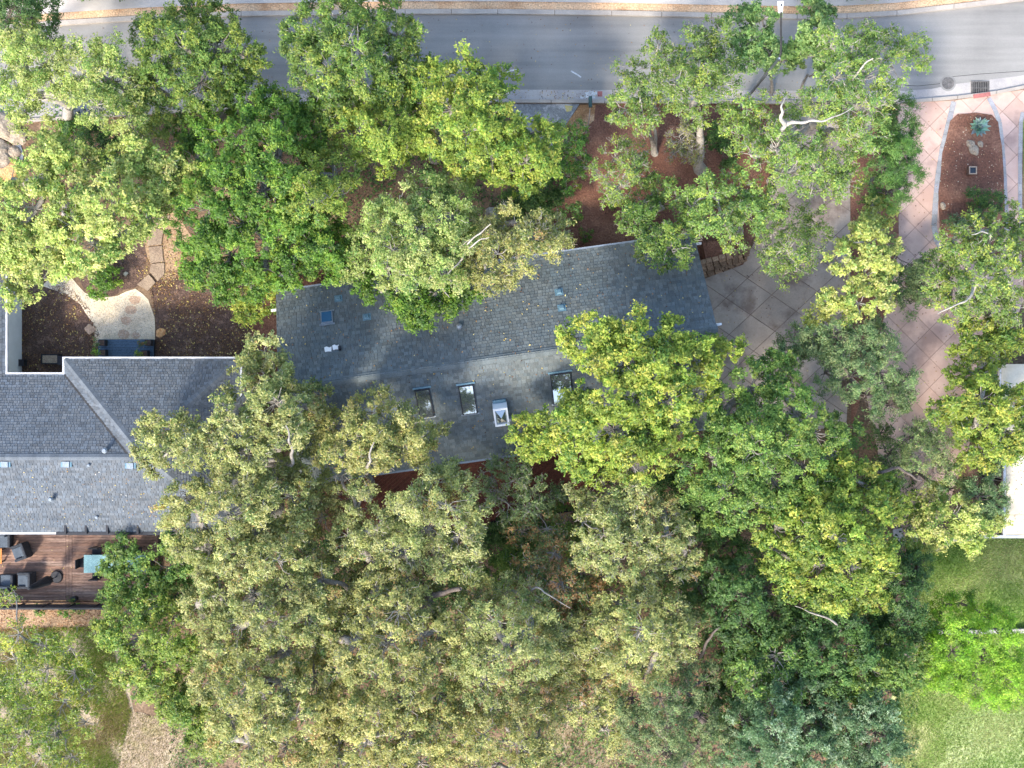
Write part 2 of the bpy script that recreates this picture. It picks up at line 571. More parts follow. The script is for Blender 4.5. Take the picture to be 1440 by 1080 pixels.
def scatter_grass(name, poly_px, n, colors, hgt=(0.05, 0.13), z=0.008, label=None, patch=None):
    xs = [p[0] for p in poly_px]; ys = [p[1] for p in poly_px]
    X = rng.uniform(min(xs), max(xs), n * 3); Y = rng.uniform(min(ys), max(ys), n * 3)
    k = inside_np(X, Y, poly_px)
    X, Y = X[k][:n], Y[k][:n]
    if patch:
        f = np.sin(X * .05 + 2) * np.sin(Y * .06 + 1) + np.sin(X * .11 - Y * .09) * .5 + rng.normal(size=len(X)) * .5
        k = f > patch
        X, Y = X[k], Y[k]
    m = len(X)
    s = H / F
    base = np.stack([(X - 720) * s, (540 - Y) * s, np.full(m, z)], 1)
    a = rng.uniform(0, 2 * np.pi, m)
    d = np.stack([np.cos(a), np.sin(a), np.zeros(m)], 1)
    w = np.stack([-np.sin(a), np.cos(a), np.zeros(m)], 1)
    h = rng.uniform(*hgt, m)[:, None]
    V = np.empty((m, 3, 3))
    V[:, 0] = base - w * .012; V[:, 1] = base + w * .012
    V[:, 2] = base + d * h * rng.uniform(.3, 1.0, (m, 1)) + np.array([0, 0, 1]) * h
    f = (np.sin(X * .045 + 1) * np.sin(Y * .05) + np.sin(X * .02 + Y * .03)) * .5
    idx = np.clip(((f + 1) / 2 * len(colors) + rng.normal(size=m) * .8).astype(int), 0, len(colors) - 1)
    C = np.array(colors)[idx] * rng.uniform(.75, 1.3, (m, 1))
    o = np_mesh(name, V.reshape(-1, 3), 3, 'leaf', None, C, 'stuff')
    if label: o['label'] = label
    return o


# ------------------------------------------------------------------ the ground
b = MB()
b.add([(-1500, -1500, 0), (1500, -1500, 0), (1500, 1500, 0), (-1500, 1500, 0)], [(0, 1, 2, 3)])
tag(b.build('ground', 'ground'), kind='structure')

NK = [(-260, 62), (0, 43), (85, 36), (200, 29), (340, 23), (570, 20), (700, 20), (860, 22), (1000, 25), (1120, 27), (1190, 26),
      (1260, 22), (1340, 13), (1440, 1), (1700, -50)]          # road side of the north kerb
SK = [(-260, 176), (0, 157), (92, 151), (220, 143), (400, 134), (560, 129), (700, 127), (1000, 128), (1180, 129), (1270, 129), (1310, 126),
      (1345, 119), (1400, 112), (1440, 107), (1700, 66)]          # where asphalt meets the south gutter
KB = [(-260, 190), (0, 171), (92, 165), (220, 157), (400, 148), (560, 143), (700, 141), (1000, 142), (1180, 143), (1270, 142), (1310, 139),
      (1345, 136), (1400, 129), (1440, 121), (1700, 72)]          # road face of the south kerb
sheet('road', NK + SK[::-1], 0.008, 'asphalt')
sheet('gutter', [(x, y - 1) for x, y in SK] + KB[::-1], 0.012, 'gutter')
sheet('verge', [(x, y - 26) for x, y in NK] + [(x, y - 6) for x, y in NK][::-1], 0.06, 'verge')
sheet('sidewalk', [(x, y - 55) for x, y in NK] + [(x, y - 17) for x, y in NK][::-1], 0.11, 'pale_walk')


def offset_line(line, d):
    return [(x, y + d) for x, y in line]


def walk(line, step):
    """split a pixel polyline into pieces about `step` long"""
    out = []
    for (x0, y0), (x1, y1) in zip(line, line[1:]):
        k = max(1, round(abs(x1 - x0) / step))
        for i in range(k):
            out.append(((x0 + (x1 - x0) * i / k, y0 + (y1 - y0) * i / k), (x0 + (x1 - x0) * (i + 1) / k, y0 + (y1 - y0) * (i + 1) / k)))
    return out


def kerb(line, d0, d1, z1, step, m='kerb_concrete', name='kerb'):
    k = structure(name)
    for (a, c) in walk(line, step):
        g = 0.35
        q = [P(a[0] + g, a[1] + d0), P(c[0] - g, c[1] + d0), P(c[0] - g, c[1] + d1), P(a[0] + g, a[1] + d1)]
        bb = MB(); v = random.uniform(.92, 1.06)
        bb.prism([(p.x, p.y) for p in q], -0.05, z1, (v, v, v))
        bb.build('kerb_section', m, k)
    return k


kerb(NK, -6, 0.5, 0.13, 85)
kerb(KB, -0.5, 4, 0.12, 85)

# driveways, beds, paths
sheet('driveway_apron', [(716, 146), (815, 146), (793, 180), (780, 215), (735, 215), (728, 180)], 0.016, 'apron')
sheet('soil_bed', [(815, 147), (1086, 148), (1092, 200), (1075, 300), (1045, 372), (985, 392), (960, 340), (800, 360), (760, 300), (790, 190)], 0.004, 'red_soil', 3)
sheet('soil_bed', [(350, 400), (480, 330), (640, 330), (760, 330), (900, 345), (900, 380), (400, 470), (425, 560), (360, 520)], 0.0065, 'red_soil', 4)
sheet('soil_patch', [(815, 147), (838, 147), (835, 170), (815, 190), (790, 200), (790, 182)], 0.012, 'tan_soil', 2)
sheet('mulch_bed', [(15, 440), (50, 410), (92, 398), (122, 430), (138, 470), (140, 540), (15, 540)], 0.008, 'mulch', 2)
sheet('mulch_bed', [(212, 400), (235, 380), (265, 378), (310, 405), (352, 460), (352, 520), (214, 520), (220, 460)], 0.008, 'mulch', 2)
sheet('mulch_bed', [(95, 360), (210, 330), (200, 400), (150, 418), (118, 405)], 0.008, 'mulch', 2)
sheet('soil_patch', [(200, 320), (240, 290), (268, 330), (262, 385), (232, 398), (205, 360)], 0.012, 'orange_soil', 3)
sheet('gravel_path', [(60, 402), (76, 386), (100, 390), (120, 412), (140, 418), (165, 416), (190, 406), (208, 422), (217, 445), (219, 482), (134, 482),
                      (132, 455), (112, 428), (92, 412)], 0.016, 'gravel', 1.2)
sheet('soil_bed', [(-200, 850), (160, 850), (140, 884), (60, 890), (-200, 886)], 0.008, 'orange_soil', 3)
sheet('rough_grass', [(-200, 880), (160, 880), (190, 1000), (160, 1300), (-200, 1300)], 0.004, 'straw', 4)
sheet('dry_clearing', [(150, 990), (300, 1030), (330, 1300), (120, 1300)], 0.008, 'straw', 4)
sheet('dry_clearing', [(770, 990), (870, 990), (880, 1200), (740, 1200)], 0.008, 'straw', 4)
sheet('lawn', [(1285, 750), (1700, 750), (1700, 1400), (1230, 1400), (1255, 960), (1290, 900)], 0.004, 'turf_soil', 4)

# grey concrete court with diagonal panels
court = structure('concrete_court')
CP = [(990, 392), (1045, 372), (1072, 318), (1086, 240), (1108, 146), (1195, 146), (1196, 470), (1190, 600), (1000, 615), (985, 480)]
sheet('court_bed', CP, 0.004, 'joint').parent = court
slabs('slab', court, CP, 0.022, 'grey_slab', R(43), R(-34), 1.46, 1.48, origin=(1023, 445), gap=0.016)

# pink drive and its branch
drive = structure('pink_driveway')
DP = [(1262, 146), (1345, 141), (1440, 126), (1520, 110), (1520, 200), (1434, 160), (1432, 290), (1436, 330), (1330, 352), (1400, 470), (1400, 600), (1310, 720),
      (1262, 760), (1235, 640), (1215, 540), (1240, 460), (1262, 350)]
DP = [(1262, 146), (1345, 141), (1440, 126), (1520, 110), (1520, 150), (1436, 158), (1433, 300), (1440, 420), (1385, 560), (1330, 720),
      (1262, 770), (1235, 640), (1215, 540), (1240, 460), (1264, 350)]
sheet('driveway_bed', DP, 0.006, 'joint').parent = drive
slabs('slab', drive, DP, 0.026, 'pink_slab', R(45), R(-45), 1.03, 1.03, origin=(1307, 157), gap=0.010)
# planted island in the drive
ISL = [(1336, 170), (1346, 161), (1372, 159), (1394, 162), (1403, 172), (1408, 205), (1411, 250), (1412, 300), (1410, 360), (1332, 352), (1322, 330), (1319, 270), (1325, 215)]
isl = MB()
isl.prism([(P(x, y).x, P(x, y).y) for x, y in rough_poly(ISL, 0.6)], 0.0, 0.06)
tag(isl.build('island_bed', 'red_soil'), kind='structure')


def border(line, w, seg, name='paving_border'):
    k = structure(name)
    pts = [P(*p) for p in line]
    for a, c in zip(pts, pts[1:]):
        d = c - a; n = max(1, round(d.length / seg)); t = d.normalized(); s = Vector((-t.y, t.x, 0)) * w / 2
        for i in range(n):
            p, q = a + d * (i / n) + t * .006, a + d * ((i + 1) / n) - t * .006
            bb = MB(); v = random.uniform(.85, 1.12)
            bb.prism([((p + s).x, (p + s).y), ((q + s).x, (q + s).y), ((q - s).x, (q - s).y), ((p - s).x, (p - s).y)], 0.0, 0.045 + random.uniform(0, .004),
                     (v, v, v * random.uniform(.98, 1.06)))
            bb.build('border_stone', 'border', k, tint=True)


border([(1341, 143), (1334, 172), (1325, 208), (1319, 245), (1315, 285), (1313, 318), (1317, 340), (1326, 354)], 0.27, 0.55)
border([(1390, 138), (1399, 155), (1405, 172), (1409, 205), (1412, 250), (1414, 292), (1416, 345)], 0.22, 0.55)
border([(1438, 158), (1435, 172), (1434, 230), (1434, 288), (1438, 330)], 0.2, 0.55)
sheet('lawn', [(1438, 160), (1520, 152), (1520, 330), (1440, 330)], 0.03, 'turf_soil')
# soil strip between court and drive with a timber edge
sheet('soil_bed', [(1196, 148), (1262, 148), (1264, 350), (1240, 460), (1215, 545), (1196, 600)], 0.012, 'red_soil', 1.5)
te = MB(); a, c = P(1192, 372), P(1190, 560)
te.box(((a.x + c.x) / 2, (a.y + c.y) / 2, 0.12), (0.14, abs(a.y - c.y), 0.24))
tag(te.build('timber_edging', 'pole_wood'), 'weathered timber beam edging the soil strip beside the concrete court', 'edging')

# front path of flat stones
fp = structure('flagstone_path')
for q in ([(217, 304), (240, 303), (232, 322), (212, 318)], [(212, 320), (231, 324), (227, 344), (208, 346)], [(209, 348), (228, 346), (231, 368), (212, 370)],
          [(213, 371), (232, 370), (232, 386), (222, 396), (211, 382)], [(210, 386), (219, 398), (208, 410), (193, 400)],
          [(214, 284), (236, 280), (242, 300), (218, 302)]):
    bb = MB(); v = random.uniform(.9, 1.1)
    bb.prism([(P(x, y).x, P(x, y).y) for x, y in rough_poly(q, .8, 6)], 0.0, 0.07 + random.uniform(0, .02), (v, v, v))
    bb.build('flagstone', 'flagstone', fp, tint=True)
for cx, cy, r in ((190, 422, 9), (184, 436, 9), (177, 451, 8), (174, 470, 10), (191, 472, 7)):
    bb = MB()
    q = [(cx + r * math.cos(t) * random.uniform(.8, 1.1), cy + r * .8 * math.sin(t) * random.uniform(.8, 1.1)) for t in [i * math.pi / 4 for i in range(8)]]
    bb.prism([(P(x, y).x, P(x, y).y) for x, y in q], 0.0, 0.022)
    bb.build('flagstone', 'flag_flush', fp)


# ------------------------------------------------------------------ roofs
def shingle_plane(bld, poly, expo, wid, lift=0.013, warm=0.0):
    """lay overlapping shingles on a planar roof polygon given as 3D points, eave edge first (p0 -> p1 along the eave)"""
    p = [Vector(q) for q in poly]
    e = (p[1] - p[0]).normalized()
    n = (p[1] - p[0]).cross(p[2] - p[0]).normalized()
    if n.z < 0: n = -n
    s = n.cross(e)
    if s.z < 0: s = -s
    o = p[0]
    uv = [((q - o).dot(e), (q - o).dot(s)) for q in p]
    top = max(q[1] for q in uv)
    k = 0
    v = 0.0
    while v < top - 0.02:
        vm = v + expo * 0.5
        xs = []
        for i in range(len(uv)):
            a, c = uv[i], uv[(i + 1) % len(uv)]
            if (a[1] > vm) != (c[1] > vm):
                xs.append(a[0] + (c[0] - a[0]) * (vm - a[1]) / (c[1] - a[1]))
        xs.sort()
        for x0, x1 in zip(xs[::2], xs[1::2]):
            x = x0 - random.uniform(0, wid)
            row = random.uniform(.95, 1.05)
            while x < x1:
                w = wid * random.uniform(.65, 1.35)
                a, c = max(x, x0), min(x + w, x1)
                x += w
                if c - a < 0.03: continue
                t = random.choice((.8, .9, .96, 1.0, 1.04, 1.1, 1.2)) * row
                h0 = lift + random.uniform(.004, .014)
                d = random.uniform(0, expo * .12)
                q = [o + e * (a + .009) + s * (v - d), o + e * (c - .009) + s * (v - d), o + e * (c - .009) + s * (v + expo * 1.1), o + e * (a + .009) + s * (v + expo * 1.1)]
                vs = [q[0] + n * h0, q[1] + n * h0, q[2] + n * .003, q[3] + n * .003, q[0] + n * .0005, q[1] + n * .0005]
                g = random.uniform(-.03, .05)
                bld.add(vs, [(0, 1, 2, 3), (4, 5, 1, 0), (0, 3, 4), (1, 5, 2)], (t * (1 + g), t, t * (1 - g)))
        v += expo
        k += 1


def ridge_caps(bld, a, c, wid=0.3, step=0.2, h=0.03):
    a, c = Vector(a), Vector(c)
    d = c - a; n = max(1, int(d.length / step)); t = d.normalized()
    s = Vector((-t.y, t.x, 0)).normalized()
    for i in range(n):
        p, q = a + d * (i / n), a + d * ((i + 1.15) / n)
        v = random.uniform(.9, 1.2)
        z = Vector((0, 0, 1))
        vs = [p - s * wid / 2 - z * wid * .18 + z * h, p + z * (h + .012), p + s * wid / 2 - z * wid * .18 + z * h,
              q - s * wid / 2 - z * wid * .18 + z * (h - .012), q + z * h, q + s * wid / 2 - z * wid * .18 + z * (h - .012)]
        bld.add(vs, [(0, 1, 4, 3), (1, 2, 5, 4), (0, 2, 1)], (v, v, v))


def roof_slab(bld, poly, th=0.14):
    p = [Vector(q) for q in poly]
    n = len(p)
    vs = p + [q - Vector((0, 0, th)) for q in p]
    fs = [tuple(range(n)), tuple(range(2 * n - 1, n - 1, -1))] + [(i, n + i, n + (i + 1) % n, (i + 1) % n) for i in range(n)]
    bld.add(vs, fs)


# --- the long gabled house
A = R(7.9)
hu, hv = Vector((math.cos(A), math.sin(A), 0)), Vector((-math.sin(A), math.cos(A), 0))
ZE, ZR = 3.0, 5.25
U0, U1, V0, V1, VR = -10.45, 9.48, -3.3, 5.83, 1.22


def W(u, v, z=0.0):
    return hu * u + hv * v + Vector((0, 0, z))


def roof_z(v):
    return ZR - (ZR - ZE) * ((v - VR) / (V1 - VR) if v > VR else (VR - v) / (VR - V0))


def ray_roof(px, py):
    """point of the long house's roof seen at a photo pixel"""
    z = 4.0
    for _ in range(30):
        p = P(px, py, z)
        z = roof_z(p.dot(hv))
    return P(px, py, z)


house = thing('long_gabled_house', 'long house with weathered grey shingle gable roof and skylights between the oaks', 'house', W(-0.5, 1.2))
wb = MB()
wl = [W(U0 + .5, V0 + .55), W(U1 - .5, V0 + .55), W(U1 - .5, V1 - .55), W(U0 + .5, V1 - .55)]
wb.prism([(p.x, p.y) for p in wl], 0, 2.98)
for u in (U0 + .5, U1 - .5):
    uu = u + (.12 if u < 0 else -.12)
    a1, a2, a3 = W(u, V0 + .55, 2.98), W(u, V1 - .55, 2.98), W(u, VR, 5.0)
    b1, b2, b3 = W(uu, V0 + .55, 2.98), W(uu, V1 - .55, 2.98), W(uu, VR, 5.0)
    wb.add([a1, a2, a3, b1, b2, b3], [(0, 1, 2), (5, 4, 3), (0, 3, 4, 1), (1, 4, 5, 2), (2, 5, 3, 0)])
wb.build('wall', 'stucco', house)
rb = MB()
NP = [W(U1, V1, ZE), W(U0, V1, ZE), W(U0, VR, ZR), W(U1, VR, ZR)]
SP = [W(U0, V0, ZE), W(U1, V0, ZE), W(U1, VR, ZR), W(U0, VR, ZR)]
roof_slab(rb, NP); roof_slab(rb, SP)
roof = rb.build('roof', 'roof_deck', house)
sb = MB()
shingle_plane(sb, NP, 0.16, 0.2)
shingle_plane(sb, SP, 0.16, 0.2)
sh = sb.build('shingles', 'shingle', roof, tint=True); sh['kind'] = 'stuff'
rc = MB(); ridge_caps(rc, W(U0, VR, ZR), W(U1, VR, ZR), 0.36, 0.2)
rc.build('ridge_cap', 'shingle', roof, tint=True)['kind'] = 'stuff'
for px, py, side in ((982, 342, 1), (1005, 457, 1), (387, 436, -1)):
    p = P(px, py, 3.2 if py != 457 else 4.9)
    u = (U1 if side > 0 else U0) + side * .08
    v = p.dot(hv)
    bb = MB(); bb.box((0, 0, 0), (0.4, 0.11, 0.14), M=None)
    c = W(u, v, roof_z(v) - .24)
    bb.v = [tuple(c + hu * x + hv * y + Vector((0, 0, z))) for x, y, z in bb.v]
    bb.build('beam_end', 'white_paint', house)
for side, v in ((1, V1 + .055), (-1, V0 - .055)):
    bb = MB(); bb.box((0, 0, 0), (U1 - U0, 0.10, 0.10)); c = W((U0 + U1) / 2, v, ZE - .05)
    bb.v = [tuple(c + hu * x + hv * y + Vector((0, 0, z))) for x, y, z in bb.v]
    bb.build('rain_gutter', 'metal_grey', house)


def on_slope(px, py):
    """frame (origin, along ridge, upslope, normal) on the long roof at a pixel"""
    p = ray_roof(px, py)
    north = p.dot(hv) > VR
    s = (W(0, VR, ZR) - (W(0, V1, ZE) if north else W(0, V0, ZE))).normalized()
    e = hu
    n = e.cross(s)
    if n.z < 0: n = -n
    return p, e, s, n


def slope_box(name, px, py, size, mname, parent, lift=0.0, du=0.0, ds=0.0, taper=1.0):
    p, e, s, n = on_slope(px, py)
    bb = MB(); bb.box((0, 0, size[2] / 2), size, taper=taper)
    p = p + e * du + s * ds + n * (lift + .012)
    bb.v = [tuple(p + e * x + s * y + n * z) for x, y, z in bb.v]
    return bb.build(name, mname, parent)


# skylights of the long house
for px, py, w, l, gm, fm in ((460, 447, .56, .62, 'blue_glass', 'metal_grey'), (597, 566, .68, 1.46, 'sky_glass', 'metal_black'),
                             (658, 561, .70, 1.50, 'sky_glass', 'metal_black'), (790, 545, .95, 1.55, 'sky_glass', 'metal_black'),
                             (905, 520, .7, 1.2, 'sky_glass', 'metal_black')):
    fr = slope_box('skylight', px, py, (w, l, .10), fm, house)
    slope_box('pane', px, py, (w - .10, l - .10, .02), gm, fr, lift=.103)
    slope_box('head_flashing', px, py, (w + .16, .09, .05), 'metal_blue' if py > 500 else 'metal_grey', fr, ds=l / 2 + .047)
    slope_box('sill_flashing', px, py, (w + .14, .07, .03), 'metal_grey', fr, ds=-l / 2 - .037)
# white roof monitor with a pyramid glazing
mon = slope_box('roof_monitor', 704, 578, (.66, .92, .55), 'white_paint', house)
p, e, s, n = on_slope(704, 578)
mb = MB()
q0 = p + n * .565
hw, hl_ = .25, .36
vs = [q0 - e * hw - s * hl_, q0 + e * hw - s * hl_, q0 + e * hw + s * hl_, q0 - e * hw + s * hl_, q0 + n * .16]
mb.add(vs, [(0, 1, 4), (1, 2, 4), (2, 3, 4), (3, 0, 4)])
mb.build('pane', 'sky_glass', mon)
for (dx, dy, w, l) in ((-.29, 0, .08, .9), (.29, 0, .08, .9), (0, .41, .5, .10), (0, -.41, .5, .10)):
    bb = MB(); bb.box((dx, dy, .592), (w, l, .06)); bb.v = [tuple(p + e * x + s * y + n * z) for x, y, z in bb.v]
    bb.build('curb_frame', 'lamp_white', mon)
slope_box('sill_flashing', 704, 578, (.84, .12, .03), 'metal_grey', mon, ds=-.525)
slope_box('head_flashing', 704, 578, (.60, .16, .10), 'metal_blue', mon, ds=.545)
# vents
for px, py in ((476, 420), (516, 446), (786, 411), (790, 433)):
    v_ = slope_box('roof_vent', px, py, (.24, .22, .10), 'metal_blue', house, taper=.7)
    slope_box('flange', px, py, (.38, .36, .008), 'metal_blue', v_, lift=.004)
p, e, s, n = on_slope(646, 460)
bb = MB(); bb.tube([p + n * .02, p + n * .12, p + n * .16], [.13, .13, .03], 12)
bb.build('round_vent', 'metal_grey', house)
# two torn bits of white flashing
for px, w, dz in ((461.5, .34, 0), (472.5, .30, .05)):
    p, e, s, n = on_slope(px, 492 - dz * 40)
    pts = [(-w / 2, -.12), (-w / 6, -.16), (w / 5, -.09), (w / 2, -.13), (w / 2 - .02, .12), (0, .09), (-w / 2 + .03, .11)]
    bb = MB(); bb.prism(pts, .02, .05)
    bb.v = [tuple(p + e * x + s * y + n * (z + dz)) for x, y, z in bb.v]
    bb.build('torn_flashing', 'lamp_white', house)
slope_box('vent_stub', 478.5, 491, (.12, .16, .16), 'metal_black', house)
# windows and a door under the eaves
for u, w, z0, z1 in ((-8, 1.5, .9, 2.1), (-4, 1.8, .9, 2.1), (0.4, 1.8, .9, 2.1), (6.2, 1.6, .9, 2.1)):
    for v, sgn in ((V1 - .55, 1), (V0 + .55, -1)):
        bb = MB(); bb.box((0, 0, 0), (w, .06, z1 - z0)); c = W(u, v + sgn * .031, (z0 + z1) / 2)
        bb.v = [tuple(c + hu * x + hv * y + Vector((0, 0, z))) for x, y, z in bb.v]
        f = bb.build('window', 'white_paint', house)
        for sx_ in (-1, 1):
            bb = MB(); bb.box((sx_ * w / 4, sgn * .034, 0), (w / 2 - .1, .008, z1 - z0 - .12))
            bb.v = [tuple(c + hu * x + hv * y + Vector((0, 0, z))) for x, y, z in bb.v]
            bb.build('pane', 'window_glass', f)
bb = MB(); bb.box((0, 0, 0), (1.0, .06, 2.1)); c = W(3.2, V1 - .55 + .032, 1.06)
bb.v = [tuple(c + hu * x + hv * y + Vector((0, 0, z))) for x, y, z in bb.v]
d_ = bb.build('door', 'red_wood', house)
bb = MB(); bb.box((.38, .05, -.05), (.04, .06, .14)); bb.v = [tuple(c + hu * x + hv * y + Vector((0, 0, z))) for x, y, z in bb.v]
bb.build('handle', 'metal_black', d_)

# --- the hipped house
ze, k1, k2 = 2.9, .4615, .4728
XW, XE, YN, YP, YS = -21.16, -12.885, .437, 1.178, -7.0
AP = (-17.02, -2.957, 4.811)
RY, RZ = -3.327, 4.637
VX = -17.40
XG = -23.99
RX = -27.75
XO = -31.5
nb = thing('hipped_house', 'blue grey shingled hip roof house with white gutters and rear timber deck', 'house', (-19, -3, 0))
planes = [
    [(XG, YN, ze), (XW, YN, ze), (VX, RY, RZ), (RX, RY, RZ)],
    [(XW, YN, ze), (XW, YP, ze), AP, (VX, RY, RZ)],
    [(XW, YP, ze), (XE, YP, ze), AP],
    [(XE, YP, ze), (XE, YS, ze), AP],
    [(XO, YS, ze), (XE, YS, ze), AP, (VX, RY, RZ), (RX, RY, RZ)],
    [(XG, 5.2, ze), (XG, YN, ze), (RX, RY, RZ), (RX, 5.2, RZ)],
    [(XO, YS, ze), (XO, 5.2, ze), (RX, 5.2, RZ), (RX, RY, RZ)],
]
rb = MB(); sb = MB()
for q in planes:
    a = Vector(q[1]) - Vector(q[0]); c = Vector(q[2]) - Vector(q[0])
    if a.cross(c).z < 0:
        q2 = [q[1], q[0]] + q[:1:-1]
    else:
        q2 = q
    roof_slab(rb, q2, .12)
    shingle_plane(sb, q2, 0.135, 0.17)
roof2 = rb.build('roof', 'roof_deck', nb)
sb.build('shingles', 'shingle_blue', roof2, tint=True)['kind'] = 'stuff'
rc = MB()
ridge_caps(rc, (XW, YP, ze), AP, .34, .2); ridge_caps(rc, (XE, YP, ze), AP, .34, .2); ridge_caps(rc, (XE, YS, ze), AP, .34, .2)
ridge_caps(rc, (RX, RY, RZ), (VX, RY, RZ), .30, .2)
rc.build('ridge_cap', 'shingle_blue', roof2, tint=True)['kind'] = 'stuff'
bb = MB(); a, c = Vector((XW, YN, ze)), Vector((VX, RY, RZ)); s_ = Vector((.7, .7, 0)) * .05
bb.add([a - s_ + Vector((0, 0, .035)), c - s_ + Vector((0, 0, .035)), c + s_ + Vector((0, 0, .035)), a + s_ + Vector((0, 0, .035))], [(0, 1, 2, 3)])
bb.build('valley_flashing', 'tar', roof2)
wb = MB()
wb.prism([(XO + .5, YS + .5), (XE - .5, YS + .5), (XE - .5, YP - .5), (XW + .5, YP - .5), (XW + .5, YN - .5), (XG - .62, YN - .5), (XG - .62, 4.8), (XO + .5, 4.8)], 0, 2.82)
wb.add([(XG - .62, 4.8, 2.82), (RX, 4.8, 4.45), (XO + .5, 4.8, 2.82), (XG - .62, 4.68, 2.82), (RX, 4.68, 4.45), (XO + .5, 4.68, 2.82)],
       [(0, 1, 2), (5, 4, 3), (0, 3, 4, 1), (1, 4, 5, 2)])
wb.build('wall', 'white_paint', nb)
sd = MB()
for i in range(17):
    z = .08 + i * .16
    bb = MB()
    x = XG - .62
    y0, y1 = YN - .5, 4.8
    bb.add([(x, y0, z), (x + .028, y0, z), (x + .008, y0, z + .165), (x, y0, z + .165), (x, y1, z), (x + .028, y1, z), (x + .008, y1, z + .165), (x, y1, z + .165)],
           [(0, 1, 2, 3), (7, 6, 5, 4), (1, 5, 6, 2), (0, 4, 5, 1), (2, 6, 7, 3)])
    bb.build('siding_board', 'white_paint', nb)


def gutter_run(a, c, w=.11, m='gutter_white', parent=nb, name='rain_gutter'):
    a, c = Vector(a), Vector(c)
    d = c - a; t = d.normalized(); ang = math.atan2(t.y, t.x); mid = (a + c) / 2
    bb = MB(); bb.box((mid.x, mid.y, mid.z - .05), (d.length, w, .10), ang)
    return bb.build(name, m, parent)


g = .056
gutter_run((XW + .0, YP + g, ze), (XE + .11, YP + g, ze))
gutter_run((XE + g, YP, ze), (XE + g, YS, ze))
gutter_run((XW - g, YN + .0, ze), (XW - g, YP + .11, ze))
gutter_run((XG + .11, YN + g, ze), (XW - .112, YN + g, ze))
gutter_run((XG + g, YN, ze), (XG + g, 5.2, ze))
gutter_run((XO, YS - g, ze), (-21.55, YS - g, ze))
bb = MB(); bb.box(((-21.55 + XE) / 2, YS - .07, ze - .03), (XE + 21.55, .14, .16))
aw = bb.build('awning_cassette', 'metal_black', nb)
for px in (91, 120, 150, 193):
    bb = MB(); x = (px - 720) * (H - 3.1) / F
    bb.box((x, YS + .14, ze + .12), (.10, .42, .10)); bb.build('bracket', 'metal_black', aw)


def ray_plane(px, py, fz):
    z = 4.0
    for _ in range(30):
        p = P(px, py, z); z = fz(p)
    return P(px, py, z)


south = lambda p: ze + k2 * (p.y - YS)
north = lambda p: ze + k1 * (YN - p.y)
for px, py, f, kk, s3 in ((8, 653, south, k2, (.42, .28, .10)), (94, 653, south, k2, (.42, .28, .10)), (184, 655, south, k2, (.42, .28, .10))):
    p = ray_plane(px, py, f)
    bb = MB(); bb.box((p.x, p.y, p.z + .05), (.30, .26, .14)); v_ = bb.build('roof_vent', 'metal_grey', nb)
    for q in (-1, 1):
        bb = MB(); bb.box((p.x + q * .2, p.y, p.z + .03), (.09, .24, .08)); bb.build('louvre', 'metal_blue', v_)
for px, py, f, r, h in ((76, 701, south, .08, .42), (150, 633, north, .09, .32), (126, 654, south, .05, .16), (137, 727, south, .05, .14)):
    p = ray_plane(px, py, f)
    bb = MB(); bb.cyl((p.x, p.y), r, p.z - .06, p.z + h * .8, 10)
    bb.cyl((p.x, p.y), r * 1.5, p.z + h * .8, p.z + h, 10, r * .8)
    o = bb.build('vent_pipe', 'metal_grey', nb)
# sliding doors to the deck and front door
for x, w in ((-23, 2.4), (-18, 2.4)):
    bb = MB(); bb.box((x, YS + .5 - .03, 1.35), (w, .06, 2.1)); f = bb.build('sliding_door', 'metal_black', nb)
    for q in (-1, 1):
        bb = MB(); bb.box((x + q * w / 4, YS + .5 - .066, 1.35), (w / 2 - .12, .01, 1.96)); bb.build('pane', 'window_glass', f)
bb = MB(); bb.box((-18.0, YP - .5 + .03, 1.35), (1.1, .06, 2.1)); d_ = bb.build('door', 'red_wood', nb)
bb = MB(); bb.box((-17.6, YP - .5 + .09, 1.3), (.05, .06, .16)); bb.build('handle', 'metal_black', d_)

# front landing of slate-blue boards
lz = .32
ld = thing('front_landing', 'dark blue grey board landing at the front door of the hipped house', 'landing', P(178, 492, 0))
x0, x1 = P(138, 0, lz).x, P(216, 0, lz).x
ya, yb = P(0, 477, lz).y, YP - .45
nbd = 11
bw = (ya - yb) / nbd
for i in range(nbd):
    bb = MB(); v = random.uniform(.85, 1.12)
    bb.box(((x0 + x1) / 2, ya - bw * (i + .5), lz - .02), (x1 - x0, bw - .012, .04), tint=(v, v, v))
    bb.build('board', 'slate_board', ld, tint=True)
bb = MB(); bb.box(((x0 + x1) / 2, (ya + yb) / 2, (lz - .04) / 2), (x1 - x0 - .06, ya - yb - .06, lz - .042)); bb.build('frame', 'metal_black', ld)

# rear deck of the hipped house
dz = .36
dk = thing('rear_deck', 'brown weathered timber deck behind the hipped house carrying patio furniture', 'deck', P(100, 800, 0))
xl, xm, xr = -29.5, P(97, 0, dz).x, P(222, 0, dz).x
yt, ybm = YS + .48, P(0, 846, dz).y
bw = .142
n = int((yt - ybm) / bw)
for i in range(n):
    y = yt - bw * (i + .5)
    for xa, xb in ((xl, xm - .16), (xm + .16, xr)):
        bb = MB(); v = random.uniform(.82, 1.16); w = random.uniform(-.05, .06)
        bb.box(((xa + xb) / 2, y, dz - .015 + random.uniform(-.002, .002)), (xb - xa - .006, bw - .012, .03), tint=(v * (1 + w), v, v * (1 - w)))
        bb.build('board', 'deck_wood', dk, tint=True)
for dx in (-.078, .078):
    bb = MB(); bb.box((xm + dx, (yt + ybm) / 2, dz - .013), (.142, yt - ybm, .03), tint=(.86, .88, .9)); bb.build('divider_board', 'deck_wood', dk, tint=True)
bb = MB(); bb.box(((xl + xr) / 2, (yt + ybm) / 2, (dz - .032) / 2), (xr - xl - .1, yt - ybm - .1, dz - .034)); bb.build('frame', 'bark_dark', dk)
